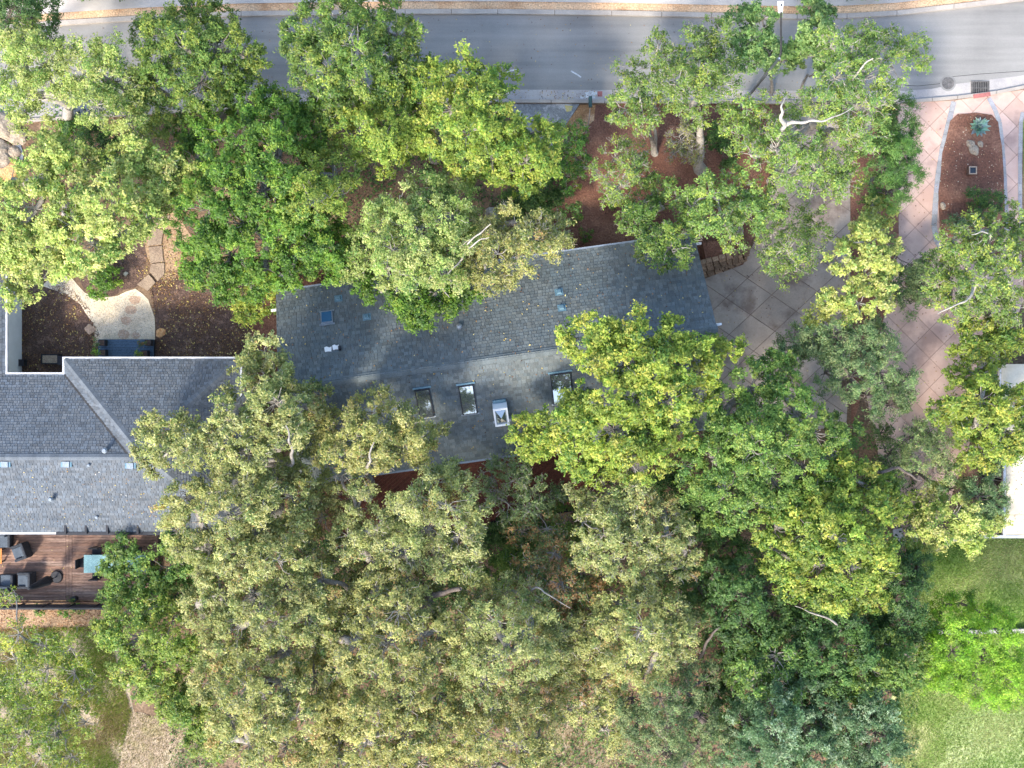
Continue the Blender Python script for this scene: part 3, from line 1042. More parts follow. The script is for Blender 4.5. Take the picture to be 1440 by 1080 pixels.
bb = MB(); bb.box(((xl + xr) / 2, ybm - .045, dz - .08), (xr - xl, .05, .2), tint=(1.2, 1.05, .9)); bb.build('fascia_board', 'deck_wood', dk, tint=True)
# railing with dark panels
rl = thing('deck_railing', 'low black panel railing along the outer edge of the rear deck', 'railing', ((xl + xr) / 2, ybm - .12, 0))
yr = ybm - .12
xs_ = [xl + i * 1.28 for i in range(int((xr - xl - .8) / 1.28) + 1)]
for x in xs_:
    bb = MB(); bb.box((x, yr, .68), (.07, .07, 1.36)); bb.build('post', 'metal_black', rl)
for xa, xb in zip(xs_, xs_[1:]):
    bb = MB(); bb.box(((xa + xb) / 2, yr, .86), (xb - xa - .09, .02, .84)); bb.build('panel', 'dark_wall', rl)
bb = MB(); bb.box(((xs_[0] + xs_[-1]) / 2, yr, 1.385), (xs_[-1] - xs_[0] + .1, .09, .045)); bb.build('top_rail', 'metal_black', rl)


def rz_pts(bb, c, a):
    ca, sa = math.cos(a), math.sin(a)
    bb.v = [(c[0] + x * ca - y * sa, c[1] + x * sa + y * ca, c[2] + z) for x, y, z in bb.v]
    return bb


def club_chair(px, py, rot, label):
    c = P(px, py, dz + .4); c.z = dz
    t = thing('club_chair', label, 'chair', c, 'wicker club chairs on the rear deck')
    a = R(rot)
    for nm, cc, ss, m in (('base', (0, 0, .17), (.74, .74, .26), 'wicker'), ('armrest', (-.34, -.02, .41), (.13, .72, .24), 'wicker'),
                          ('armrest', (.34, -.02, .41), (.13, .72, .24), 'wicker'), ('backrest', (0, .35, .52), (.80, .13, .62), 'wicker'),
                          ('seat_cushion', (0, -.06, .365), (.54, .64, .13), 'cushion_grey'), ('back_cushion', (0, .23, .57), (.52, .14, .36), 'cushion_grey')):
        bb = MB(); bb.box(cc, ss); rz_pts(bb, c, a)
        o = bb.build(nm, m, t)
        md = o.modifiers.new('bevel', 'BEVEL'); md.width = .035; md.segments = 2
    for x in (-.3, .3):
        for y in (-.3, .3):
            bb = MB(); bb.box((x, y, .02), (.06, .06, .04)); rz_pts(bb, c, a); bb.build('leg', 'metal_black', t)


club_chair(29, 776, -70, 'grey wicker club chair angled to the copper brown fire table on the deck')
club_chair(36, 816, -90, 'grey wicker club chair beside the closed black parasol on the deck')
club_chair(8, 819, 180, 'grey wicker club chair facing the house wall side of the deck rail')
club_chair(4, 759, 0, 'grey wicker club chair half under the house gutter on the deck')
c = P(-2, 780, dz)
t = thing('fire_table', 'small copper brown slatted table among the club chairs', 'table', c)
for i in range(5):
    bb = MB(); bb.box((c.x - .30 + i * .15, c.y, dz + .40), (.138, .75, .04)); bb.build('slat', 'copper_wood', t)
for x in (-.3, .3):
    for y in (-.3, .3):
        bb = MB(); bb.box((c.x + x, c.y + y, dz + .19), (.06, .06, .38)); bb.build('leg', 'bark_dark', t)
# closed parasol
c = P(80, 811, dz)
t = thing('closed_parasol', 'tall black closed parasol on a heavy base on the deck', 'parasol', c)
bb = MB(); bb.cyl(c, .32, dz, dz + .1, 20, .28); bb.build('base', 'metal_black', t)
bb = MB(); bb.cyl(c, .035, dz + .12, dz + 2.75, 8); bb.build('pole', 'metal_grey', t)
bb = MB()
rings = ((.75, .13), (.8, .20), (1.0, .215), (1.5, .18), (2.0, .15), (2.5, .115), (2.75, .08), (2.85, .03))
o0 = len(bb.v); S = 16
for z, r in rings:
    for k in range(S):
        q = r * (1.12 if k % 2 else .82)
        bb.v.append((c.x + q * math.cos(k * 2 * math.pi / S), c.y + q * math.sin(k * 2 * math.pi / S), dz + z))
for i in range(len(rings) - 1):
    for k in range(S):
        bb.f.append((i * S + k, i * S + (k + 1) % S, (i + 1) * S + (k + 1) % S, (i + 1) * S + k)); bb.c.append((1, 1, 1))
bb.f.append(tuple((len(rings) - 1) * S + k for k in range(S))); bb.f.append(tuple(range(S - 1, -1, -1)))
bb.c += [(1, 1, 1)] * 2
bb.build('canopy', 'canvas_black', t, smooth=True)
bb = MB(); bb.cyl(c, .2, dz + 1.0, dz + 1.05, 12); bb.build('strap', 'metal_black', t)
# dining table and chairs
ca_, cb_ = P(118, 793, dz + .74), P(205, 793, dz + .74)
cx, cy = (ca_.x + cb_.x) / 2, ca_.y
tl = cb_.x - ca_.x
t = thing('dining_table', 'long pale teal dining table on the deck under a leafy shrub', 'table', (cx, cy, dz))
bb = MB(); bb.box((cx, cy, dz + .725), (tl, .88, .045)); bb.build('table_top', 'teal_top', t)
for x in (-1, 1):
    for y in (-1, 1):
        bb = MB(); bb.box((cx + x * (tl / 2 - .12), cy + y * .34, dz + .35), (.07, .07, .70)); bb.build('leg', 'metal_black', t)


def dining_chair(x, y, a, label):
    t = thing('dining_chair', label, 'chair', (x, y, dz), 'black chairs around the teal table')
    for nm, cc, ss in (('seat', (0, 0, .45), (.44, .44, .05)), ('backrest', (0, -.21, .72), (.44, .04, .46))):
        bb = MB(); bb.box(cc, ss); rz_pts(bb, (x, y, dz), a); bb.build(nm, 'canvas_black', t)
    for q in (-1, 1):
        for w in (-1, 1):
            bb = MB(); bb.box((q * .19, w * .19, .21), (.035, .035, .42)); rz_pts(bb, (x, y, dz), a); bb.build('leg', 'metal_black', t)


DL = 'black dining chair tucked in at a long side of the teal table'
for i, fx in enumerate((.17, .5, .83)):
    dining_chair(ca_.x + tl * fx, cy + .56, math.pi, DL)
    dining_chair(ca_.x + tl * fx, cy - .56, 0, DL)
dining_chair(ca_.x - .12, cy, -math.pi / 2, 'black dining chair at the parasol end of the teal table')
dining_chair(cb_.x + .12, cy, math.pi / 2, 'black dining chair at the shaded far end of the teal table')


# ------------------------------------------------------------------ plants: generators
def S_(r, g, b):   # photo colour of a sunlit leaf -> leaf albedo
    l = lin(r, g, b)
    return tuple(x * 0.80 for x in l)


SPECIES = {
    #            colours (weight, rgb)                                                              leaf  aspect clump  n   bark
    'olive': dict(c=[(5, S_(172, 172, 100)), (4, S_(154, 160, 90)), (2.5, S_(202, 196, 128)), (2.2, S_(112, 129, 71)), (0.35, S_(190, 158, 100))], s=.105, a=.55, r=.44, n=100, bark='bark', bare=2),
    'pale': dict(c=[(5, S_(180, 190, 104)), (4, S_(158, 178, 88)), (2.5, S_(206, 206, 128)), (2, S_(116, 148, 68))], s=.11, a=.6, r=.48, n=105, bark='bark_pale', bare=1),
    'green': dict(c=[(5, S_(116, 154, 54)), (4, S_(98, 138, 48)), (2, S_(148, 172, 64)), (2.5, S_(72, 108, 42))], s=.125, a=.5, r=.45, n=100, bark='bark', bare=.4),
    'mid': dict(c=[(4, S_(126, 152, 68)), (4, S_(104, 136, 58)), (2, S_(156, 170, 76)), (2, S_(78, 110, 52))], s=.115, a=.5, r=.45, n=100, bark='bark', bare=.6),
    'lime': dict(c=[(4, S_(156, 172, 70)), (4, S_(134, 156, 60)), (1.5, S_(190, 190, 86)), (2.5, S_(100, 134, 54))], s=.12, a=.55, r=.46, n=100, bark='bark', bare=.6),
    'yellow': dict(c=[(4, S_(188, 186, 96)), (3, S_(168, 174, 84)), (2, S_(210, 202, 124)), (2.5, S_(132, 152, 72))], s=.12, a=.6, r=.42, n=90, bark='bark_pale', bare=.6),
    'dark': dict(c=[(4, S_(90, 122, 58)), (4, S_(76, 108, 52)), (1, S_(122, 148, 68)), (2, S_(62, 92, 48))], s=.11, a=.5, r=.44, n=100, bark='bark_dark', bare=.3),
    'sparse': dict(c=[(4, S_(140, 164, 78)), (4, S_(124, 150, 72)), (2, S_(176, 186, 82)), (2, S_(104, 136, 70))], s=.105, a=.55, r=.42, n=62, bark='bark_pale', bare=3),
    'grey': dict(c=[(4, S_(128, 148, 94)), (4, S_(108, 132, 80)), (2, S_(158, 168, 112)), (2, S_(84, 112, 66))], s=.095, a=.45, r=.42, n=95, bark='bark_dark', bare=1.2),
    'blue': dict(c=[(4, S_(112, 140, 92)), (4, S_(92, 122, 76)), (1.5, S_(156, 174, 136)), (2, S_(70, 98, 60))], s=.11, a=.4, r=.44, n=100, bark='bark_dark', bare=.6),
    'vivid': dict(c=[(4, S_(140, 184, 50)), (4, S_(118, 166, 44)), (2, S_(170, 202, 74)), (1.5, S_(86, 130, 36))], s=.12, a=.35, r=.46, n=110, bark='bark_dark', bare=.3),
    'conif': dict(c=[(4, S_(94, 134, 60)), (4, S_(108, 146, 66)), (1, S_(132, 162, 78)), (2, S_(68, 102, 50))], s=.14, a=.18, r=.42, n=130, bark='bark_dark', bare=.2),
    'street': dict(c=[(4, S_(132, 162, 92)), (4, S_(112, 146, 78)), (2, S_(164, 186, 112)), (2, S_(84, 120, 62))], s=.13, a=.5, r=.38, n=80, bark='bark', bare=.3),
    'bushy': dict(c=[(4, S_(106, 150, 62)), (3, S_(84, 126, 54)), (2, S_(146, 170, 76)), (1, S_(150, 118, 76))], s=.09, a=.5, r=.3, n=90, bark='bark_dark', bare=.5),
    'rusty': dict(c=[(3, S_(160, 122, 78)), (3, S_(124, 134, 78)), (3, S_(96, 122, 66)), (2, S_(186, 146, 96))], s=.10, a=.55, r=.4, n=70, bark='bark', bare=2),
    'twig': dict(c=[(3, S_(176, 170, 96)), (2, S_(140, 150, 84))], s=.08, a=.5, r=.32, n=26, bark='bark_pale', bare=9),
}
NLEAF = 0


def crown_mesh(clumps, sp, dens, parent, name='crown', size=1.0):
    """clumps: list of (centre, radius, outward)"""
    global NLEAF
    C = np.array([c for c, r, o in clumps], float)
    rad = np.array([r for c, r, o in clumps], float)
    O = np.array([o for c, r, o in clumps], float)
    cnt = np.maximum(6, (2.8 * sp['n'] * dens * (rad / sp['r']) ** 2).astype(int))
    idx = np.repeat(np.arange(len(C)), cnt)
    n = len(idx)
    NLEAF += n
    # leaves sit along a few twigs that leave each clump outward and upward
    K = 8
    tw = unit((unit(rng.normal(size=(len(C) * K, 3))) + np.repeat(O, K, 0) * .75)).reshape(len(C), K, 3)
    tl = rng.uniform(.65, 1.5, (len(C), K))
    k = rng.integers(0, K, n)
    t = rng.random(n) ** .75
    side = rng.normal(size=(n, 3)) * (.27 - .10 * t)[:, None]
    off = tw[idx, k] * (tl[idx, k] * (.1 + t))[:, None] + side
    pos = C[idx] + off * rad[idx][:, None] * np.array([1, 1, .8])
    d = unit(off)
    nrm = unit(d * .55 + np.array([-.10, -.18, .85]) + rng.normal(size=(n, 3)) * .42)
    sz = sp['s'] * .98 * size * rng.uniform(.85, 1.12) * rng.uniform(.7, 1.35, n)
    V = leaf_verts(pos, nrm, sz, sp['a'])
    w = np.array([x[0] for x in sp['c']]); w = w / w.sum()
    pal = np.array([x[1] for x in sp['c']])
    cc = rng.choice(len(pal), len(C), p=w)
    lc = np.where(rng.random(n) < .55, cc[idx], rng.choice(len(pal), n, p=w))
    cl = np.clip(rng.normal(1.0, .17, len(C)), .6, 1.4)[idx]
    cols = pal[lc] * (rng.uniform(.78, 1.22, n) * cl)[:, None]
    hue = rng.normal(0, .05, (n, 1)) + rng.normal(0, .03)
    cols = cols * rng.uniform(.9, 1.12)
    cols = cols * np.concatenate([1 + hue, np.ones((n, 1)), 1 - hue], 1)
    return np_mesh(name, V, 3, 'leaf', parent, cols)


def crooked(a, c, k, amp):
    a, c = Vector(a), Vector(c)
    L = (c - a).length
    pts = [a]
    for i in range(1, k):
        t = i / k
        j = Vector((random.gauss(0, 1), random.gauss(0, 1), random.gauss(0, .6))) * amp * L * math.sin(math.pi * t)
        pts.append(a.lerp(c, t) + j)
    pts.append(c)
    return pts


def chaikin(pts, rad):
    p, r = [pts[0]], [rad[0]]
    for i in range(len(pts) - 1):
        a, b_ = pts[i], pts[i + 1]
        p += [a.lerp(b_, .25), a.lerp(b_, .75)]
        r += [rad[i] * .75 + rad[i + 1] * .25, rad[i] * .25 + rad[i + 1] * .75]
    return p + [pts[-1]], r + [rad[-1]]


def tree(name, label, cat, sp, base, h, lobes, dens=1.0, flat=.6, trunk=.16, size=1.0, group=None, zmin=None, fill=1.0, bare=None, clean=False):
    """lobes: (px, py, radius px[, z]) of the crown's rounded masses; base: pixel of the foot; h: height of the highest lobe"""
    spd = SPECIES[sp]
    bp = P(*base)
    t = thing(name, label, cat, bp, group)
    mx = sum(l[0] for l in lobes) / len(lobes); my = sum(l[1] for l in lobes) / len(lobes)
    dm = max(1.0, max(math.hypot(l[0] - mx, l[1] - my) for l in lobes))
    nodes = []
    for l in lobes:
        dd = math.hypot(l[0] - mx, l[1] - my) / dm
        z = l[3] if len(l) > 3 else h * (1 - .30 * dd ** 1.5) + random.uniform(-.11, .05) * h
        if zmin: z = max(z, zmin)
        c = P(l[0], l[1], z)
        r = l[2] * 1.05 * (H - z) / F
        c.z -= r * flat * .35
        nodes.append((c, r))
    clumps = []
    twigs = MB()
    cr = spd['r']
    bl = spd['bare'] if bare is None else bare
    for c, r in nodes:
        q = min(cr * .70, r * .5)
        ncl = max(5, int(fill * 1.75 * (r / q) ** 2 + 4))
        ph = [random.uniform(0, 6.28) for _ in range(3)]
        for i in range(ncl):
            u = random.uniform(-.35, 1.0)
            a = random.uniform(0, 2 * math.pi)
            rr = math.sqrt(max(0, 1 - u * u)) if u > 0 else 1.0
            wob = 1 + .16 * math.sin(3 * a + ph[0]) + .10 * math.sin(5 * a + ph[1])
            k = random.uniform(.62, 1.02) * wob
            o = Vector((rr * math.cos(a), rr * math.sin(a), u * .9 + .1)).normalized()
            pos = c + Vector((rr * math.cos(a) * k * (r - q * .35), rr * math.sin(a) * k * (r - q * .35), u * r * flat + random.gauss(0, .16 * r)))
            if pos.z < .12: pos.z = .12 + random.random() * .1
            qq = q * random.uniform(.65, 1.2)
            clumps.append((pos, qq, o))
            if random.random() < .55:
                twigs.tube(crooked(c - Vector((0, 0, r * flat * .5)), pos, 3, .12), [.028, .02, .014, .007], 4, cap=False)
            for _ in range(int(bl * random.uniform(.2, 1.1) + .5)):
                d = (o + Vector((random.gauss(0, .6), random.gauss(0, .6), random.gauss(0, .35)))).normalized()
                L = random.uniform(.6, 1.15) * qq + .12
                e = pos + d * L
                twigs.tube(crooked(pos - d * .1, e, 3, .16), [.013, .011, .009, .005], 3, cap=False)
    crown_mesh(clumps, spd, dens, t, 'crown', size)
    # limbs: greedy joining from the fork outward
    zmean = sum(c.z for c, r in nodes) / len(nodes)
    cen = sum((c for c, r in nodes), Vector((0, 0, 0))) / len(nodes)
    fork = Vector((bp.x * .65 + cen.x * .35, bp.y * .65 + cen.y * .35, max(.25, zmean * .42)))
    pts = [fork]; par = [-1]; left = list(range(len(nodes))); ids = [None]
    while left:
        best = None
        for i in left:
            c = nodes[i][0] - Vector((0, 0, nodes[i][1] * flat * .55))
            for j, q in enumerate(pts):
                dcost = (c - q).length + (0.12 * (q - fork).length)
                if best is None or dcost < best[0]: best = (dcost, i, j, c)
        _, i, j, c = best
        pts.append(c); par.append(j); ids.append(i); left.remove(i)
    desc = [1] * len(pts)
    for i in range(len(pts) - 1, 0, -1): desc[par[i]] += desc[i]
    rr0 = trunk / math.sqrt(desc[0])
    lb = MB()
    for i in range(1, len(pts)):
        a, c = pts[par[i]], pts[i]
        r0 = min(rr0 * math.sqrt(desc[i]) * 1.05, trunk * .8); r1 = max(.02, r0 * (.55 if desc[i] == 1 else .85))
        k = max(3, int((c - a).length / .7))
        lb.tube(*chaikin(crooked(a, c, k, .09), [r0 + (r1 - r0) * q / k for q in range(k + 1)]), 6)
    tb = MB()
    kk = max(3, int(fork.z / .7))
    tp = crooked(bp - Vector((0, 0, .1)), fork, kk, .05)
    tp, rd_ = chaikin(tp, [trunk * (1.9 if q == 0 else 1.1 - .2 * q / kk) for q in range(kk + 1)])
    tb.tube(tp, [x * random.uniform(.9, 1.12) for x in rd_], 9)
    tr = tb.build('trunk', spd['bark'], t, smooth=True)
    lb.build('limb', spd['bark'], tr, smooth=True)
    if twigs.v:
        o = twigs.build('twigs', 'bark_pale' if spd['bark'] == 'bark_pale' or bl >= 1.5 else spd['bark'], tr)
        o['kind'] = 'stuff'
    return t




def T(*a, **k):
    tree(*a, **k)


GO = 'large oaks around the houses'
# --- north-west corner
T('dark_tree', 'dark green tree at the far kerb beside the pale oak', 'tree', 'dark', (42, 66), 7.0, [(30, 18, 36), (60, 40, 28), (8, 45, 24), (52, 8, 26), (10, 5, 26)])
T('pale_oak', 'pale yellow green oak reaching over the road beside the boulders', 'tree', 'pale', (98, 165), 8.5,
  [(55, 85, 44), (30, 62, 30), (118, 95, 40), (150, 110, 42), (185, 128, 34), (215, 165, 28), (30, 125, 36), (70, 125, 32), (175, 165, 34), (130, 145, 30), (30, 162, 28), (200, 195, 22), (150, 75, 24), (5, 80, 26)], trunk=.24, group=GO)
T('pale_oak', 'broad pale yellow green oak shading the gravel path and flagstones', 'tree', 'pale', (100, 300), 8.0,
  [(70, 215, 30), (58, 245, 28), (115, 225, 24), (100, 262, 34), (182, 232, 36), (225, 240, 34), (262, 246, 26), (205, 275, 38), (150, 285, 40), (95, 305, 42), (40, 290, 40), (20, 335, 44),
   (70, 350, 44), (125, 340, 40), (165, 330, 32), (205, 310, 26), (30, 385, 38), (15, 415, 16), (100, 375, 26), (235, 272, 26), (12, 252, 24), (185, 210, 22)], trunk=.26, group=GO)
T('dark_shrub', 'dark green shrub in the gap beneath the two pale oaks', 'shrub', 'dark', (150, 225), 2.2, [(125, 205, 26), (160, 215, 24), (140, 240, 22), (100, 190, 18)], flat=.7, trunk=.05)
T('green_shrub', 'small bright green shrub beside the gravel path', 'shrub', 'green', (142, 396), 1.2, [(130, 385, 15), (146, 392, 18), (140, 407, 14), (122, 375, 10)], flat=.8, trunk=.03, size=.8)
# --- green trees by the road
T('green_tree', 'mid green tree crossing the road edge left of the yellow tipped trees', 'tree', 'mid', (300, 130), 8.0,
  [(262, 18, 34), (300, 30, 30), (225, 52, 34), (200, 45, 18), (255, 65, 38), (300, 65, 36), (335, 70, 30), (355, 85, 20), (225, 95, 38), (275, 110, 42), (325, 110, 38), (200, 120, 24), (240, 140, 32)], trunk=.2)
T('bright_green_tree', 'broad bright green tree with dense leaves between path and long house', 'tree', 'green', (350, 250), 8.2,
  [(300, 160, 34), (350, 140, 38), (390, 165, 34), (270, 185, 30), (330, 195, 42), (385, 215, 40), (275, 230, 36), (320, 250, 42), (365, 265, 42), (290, 290, 40), (340, 310, 44),
   (275, 335, 34), (320, 355, 42), (370, 335, 36), (300, 390, 38), (275, 370, 28), (345, 395, 34), (405, 260, 30), (410, 150, 24), (400, 310, 28), (370, 375, 26), (430, 335, 32), (462, 345, 28), (440, 372, 24), (412, 355, 28), (485, 330, 22), (405, 385, 22), (475, 375, 18), (435, 185, 28), (450, 160, 24)], trunk=.26)
T('green_shrub', 'yellow green bush at the left corner of the long house roof', 'shrub', 'lime', (362, 430), 3.2, [(352, 440, 22), (368, 425, 22), (345, 415, 18), (372, 400, 22), (385, 395, 16)], flat=.6, trunk=.06)
T('green_tree', 'mid green tree with grey twigs standing over the road', 'tree', 'mid', (500, 125), 8.5,
  [(440, 40, 36), (480, 25, 36), (520, 20, 34), (560, 45, 36), (500, 60, 42), (430, 75, 30), (455, 95, 40), (550, 85, 40), (580, 90, 22), (505, 105, 42), (410, 45, 16), (555, 125, 32), (470, 130, 34), (420, 120, 24)], trunk=.2, bare=1.6)
T('yellow_green_tree', 'rounded yellow green tree in front of the bright green one', 'tree', 'lime', (440, 285), 8.8,
  [(450, 215, 30), (425, 245, 32), (470, 245, 34), (405, 260, 24), (440, 280, 38), (480, 270, 26), (415, 305, 28), (455, 310, 28), (390, 270, 18)], trunk=.17)
T('yellow_green_tree', 'yellow green tree with a visible trunk above the brown soil gap', 'tree', 'lime', (505, 235), 8.0,
  [(490, 150, 30), (525, 150, 28), (555, 145, 28), (500, 185, 34), (540, 185, 34), (575, 175, 28), (550, 215, 30), (520, 208, 24), (580, 210, 24)], trunk=.15)
T('yellow_tree', 'yellow tipped tree whose dark green branch reaches the road', 'tree', 'lime', (612, 222), 8.8,
  [(615, 115, 34), (650, 110, 34), (590, 140, 26), (635, 150, 40), (675, 145, 36), (705, 110, 22), (690, 110, 20), (660, 180, 40), (615, 190, 36), (695, 175, 34), (690, 215, 34), (655, 220, 32), (700, 240, 22)], trunk=.2, bare=1.2)
T('yellow_tree', 'round bright yellow green tree beside the driveway apron', 'tree', 'lime', (745, 230), 8.0,
  [(745, 185, 28), (722, 205, 28), (765, 200, 26), (740, 225, 34), (715, 235, 22), (762, 230, 24), (735, 255, 22), (775, 180, 14)], trunk=.14)
T('green_tree', 'sparse olive tree between the mailbox post and yellow green tree', 'tree', 'bushy', (800, 240), 3.5,
  [(795, 195, 22), (810, 215, 20), (785, 225, 22), (815, 185, 14), (800, 245, 20), (825, 235, 14)], flat=.6, trunk=.05, dens=.6, bare=2)
T('dark_shrub', 'dark leafy shrub on red soil north of the long house', 'shrub', 'dark', (755, 290), 2.0, [(735, 275, 24), (765, 270, 26), (785, 285, 22), (750, 300, 24), (715, 290, 20)], flat=.8, trunk=.05)
T('low_shrub', 'small round green shrub alone on the red soil bed', 'shrub', 'bushy', (858, 283), .7, [(857, 282, 8), (862, 286, 6)], flat=.9, trunk=.02, size=.7)
T('low_shrub', 'dim low shrub close under the eave of the long house', 'shrub', 'bushy', (811, 305), .7, [(811, 305, 8), (824, 330, 9)], flat=.9, trunk=.02, size=.7)
T('low_shrub', 'tiny bright yellow green plant on the red soil bed', 'plant', 'lime', (811, 261), .5, [(811, 261, 6)], flat=.9, trunk=.015, size=.7)
# --- oak over the long house
T('olive_oak', 'olive oak spreading over the north eave of the long house', 'tree', 'pale', (640, 310), 8.6,
  [(560, 290, 32), (600, 268, 34), (640, 275, 32), (535, 315, 32), (580, 320, 40), (620, 305, 38), (655, 310, 28), (515, 345, 30), (555, 350, 36), (600, 350, 40), (635, 345, 32), (585, 385, 32), (620, 380, 30), (545, 375, 24), (640, 395, 20), (505, 375, 22)],
  trunk=.24, group=GO, zmin=5.8)
T('olive_oak', 'olive oak with bare pale limbs over the middle of the roof edge', 'tree', 'olive', (690, 300), 8.0,
  [(690, 325, 26), (720, 310, 26), (752, 330, 28), (780, 320, 22), (735, 350, 28), (700, 355, 26), (665, 385, 26), (690, 390, 24), (770, 345, 20), (650, 330, 16), (720, 370, 20), (790, 335, 14)],
  trunk=.18, group=GO, zmin=5.6, bare=4, dens=.9)
T('dark_green_tree', 'glossy dark green tree hanging low over the shingles below the olive oak', 'tree', 'green', (600, 375), 6.2,
  [(560, 415, 24), (590, 425, 28), (620, 420, 26), (600, 445, 22), (580, 445, 18), (640, 425, 18), (660, 405, 16), (505, 395, 20), (520, 412, 14)], trunk=.12, zmin=5.2, dens=1.1)
# --- sparse trees right of the mailbox
T('sparse_oak', 'sparse oak with thick forked trunk rising from red soil to the road', 'tree', 'sparse', (985, 238), 8.5,
  [(925, 65, 20), (945, 85, 24), (980, 65, 28), (985, 95, 32), (1010, 50, 26), (955, 115, 30), (1000, 120, 32), (975, 145, 30), (1010, 85, 26), (930, 110, 22), (1020, 105, 22)], trunk=.2, bare=3.5)
T('sparse_oak', 'thin crooked oak with pale stem curving towards the gutter', 'tree', 'sparse', (921, 216), 6.5,
  [(890, 100, 20), (905, 130, 24), (880, 150, 26), (900, 165, 24), (870, 160, 16), (925, 150, 22), (890, 120, 18)], trunk=.10, bare=3, dens=.85)
T('sparse_oak', 'small half bare oak with pale twigs in the middle of the red soil', 'tree', 'sparse', (905, 262), 5.5,
  [(865, 220, 22), (885, 235, 24), (895, 215, 18), (850, 245, 18), (870, 260, 20), (855, 275, 14), (900, 250, 18)], trunk=.08, bare=6, dens=.7)
T('dry_bush', 'pale leafless twiggy bush beside the thick forked trunk', 'shrub', 'twig', (972, 222), 3.0, [(960, 195, 20), (975, 210, 18), (950, 210, 14), (965, 180, 12)], flat=.7, trunk=.06)
T('green_tree', 'green leafy tree leaning over the right end of the north eave', 'tree', 'mid', (925, 285), 6.5,
  [(905, 285, 22), (925, 265, 22), (900, 310, 24), (925, 325, 26), (945, 345, 26), (920, 350, 22), (960, 330, 18), (935, 365, 16), (890, 320, 18), (970, 310, 16)], trunk=.12, zmin=4.6, dens=.8, bare=2)
T('dark_shrub', 'dark shrub between tree trunks on red soil near the court', 'shrub', 'dark', (1000, 200), 1.6, [(1000, 195, 18), (1012, 180, 14), (1020, 215, 18)], flat=.8, trunk=.04)
T('street_tree', 'slim street tree in the gutter beside the lamp post', 'tree', 'street', (1086, 130), 6.0,
  [(1045, 25, 20), (1075, 25, 20), (1065, 55, 24), (1045, 60, 18), (1085, 75, 22), (1100, 85, 18), (1055, 85, 18), (1112, 78, 14)], trunk=.07)
T('street_tree', 'slim street tree with dark stem shading the asphalt', 'tree', 'street', (1127, 134), 6.2, [(1145, 15, 18), (1150, 40, 20), (1132, 55, 16), (1122, 75, 16), (1150, 75, 20), (1165, 90, 18), (1160, 25, 16)], trunk=.07)
T('big_sparse_oak', 'large sparse oak with pale bent limbs leaning from court to road', 'tree', 'sparse', (1100, 215), 9.0,
  [(1175, 60, 22), (1200, 75, 28), (1235, 65, 26), (1265, 55, 20), (1290, 65, 18), (1300, 85, 14), (1260, 90, 22), (1180, 105, 32), (1220, 105, 32), (1160, 140, 32), (1200, 145, 34), (1235, 145, 28), (1120, 145, 26), (1180, 180, 36), (1220, 185, 30), (1215, 45, 20)],
  trunk=.24, bare=3.5, dens=1.1)
T('grey_oak', 'grey green airy tree over the top of the concrete court', 'tree', 'sparse', (1085, 255), 7.5,
  [(1050, 155, 26), (1040, 185, 28), (1075, 180, 26), (1060, 215, 26), (1095, 205, 26), (1130, 210, 26), (1110, 240, 28), (1150, 235, 32), (1180, 225, 26), (1160, 265, 28), (1190, 255, 24), (1025, 165, 18)],
  trunk=.16, bare=4, dens=.9)
T('dark_conifer', 'dense dark green needle tree between court and pink driveway', 'tree', 'conif', (1238, 245), 7.0,
  [(1258, 150, 24), (1265, 180, 26), (1255, 205, 28), (1275, 215, 20), (1245, 235, 28), (1275, 245, 22), (1255, 270, 26), (1230, 265, 22), (1235, 200, 20), (1285, 225, 12)], trunk=.14)
T('yellow_green_tree', 'yellow green tree with pale stems above the block wall', 'tree', 'sparse', (1040, 330), 7.0,
  [(1000, 270, 24), (975, 290, 24), (1035, 265, 26), (1065, 270, 28), (1090, 285, 20), (1020, 300, 26), (1055, 300, 26), (990, 315, 20), (955, 275, 20), (1030, 335, 16)], trunk=.12, bare=2.5, dens=1.3)
T('thin_tree', 'airy small leaved tree casting light shade on the grey court', 'tree', 'sparse', (1125, 330), 5.5,
  [(1090, 325, 24), (1115, 315, 24), (1140, 305, 22), (1110, 350, 26), (1085, 365, 22), (1140, 345, 24), (1105, 385, 18), (1155, 325, 18), (1130, 370, 18), (1080, 345, 18)], trunk=.07, dens=.62, bare=2)
T('yellow_small_tree', 'golden yellow small tree on the soil strip by the timber edge', 'tree', 'yellow', (1205, 405), 7.6,
  [(1240, 300, 20), (1215, 318, 20), (1195, 335, 20), (1225, 340, 18), (1185, 365, 20), (1235, 365, 18), (1250, 380, 14), (1215, 385, 16), (1240, 405, 18), (1210, 425, 20), (1180, 440, 20), (1150, 445, 18), (1235, 430, 16), (1165, 420, 14), (1230, 285, 12), (1255, 345, 12)], trunk=.1)
T('dark_shrub', 'dark grey shrub between the yellow tree and the pink driveway', 'shrub', 'grey', (1275, 400), 2.5, [(1285, 370, 20), (1270, 395, 22), (1298, 392, 20), (1282, 420, 22), (1255, 345, 14), (1305, 415, 16), (1310, 365, 12)], flat=.7, trunk=.06)
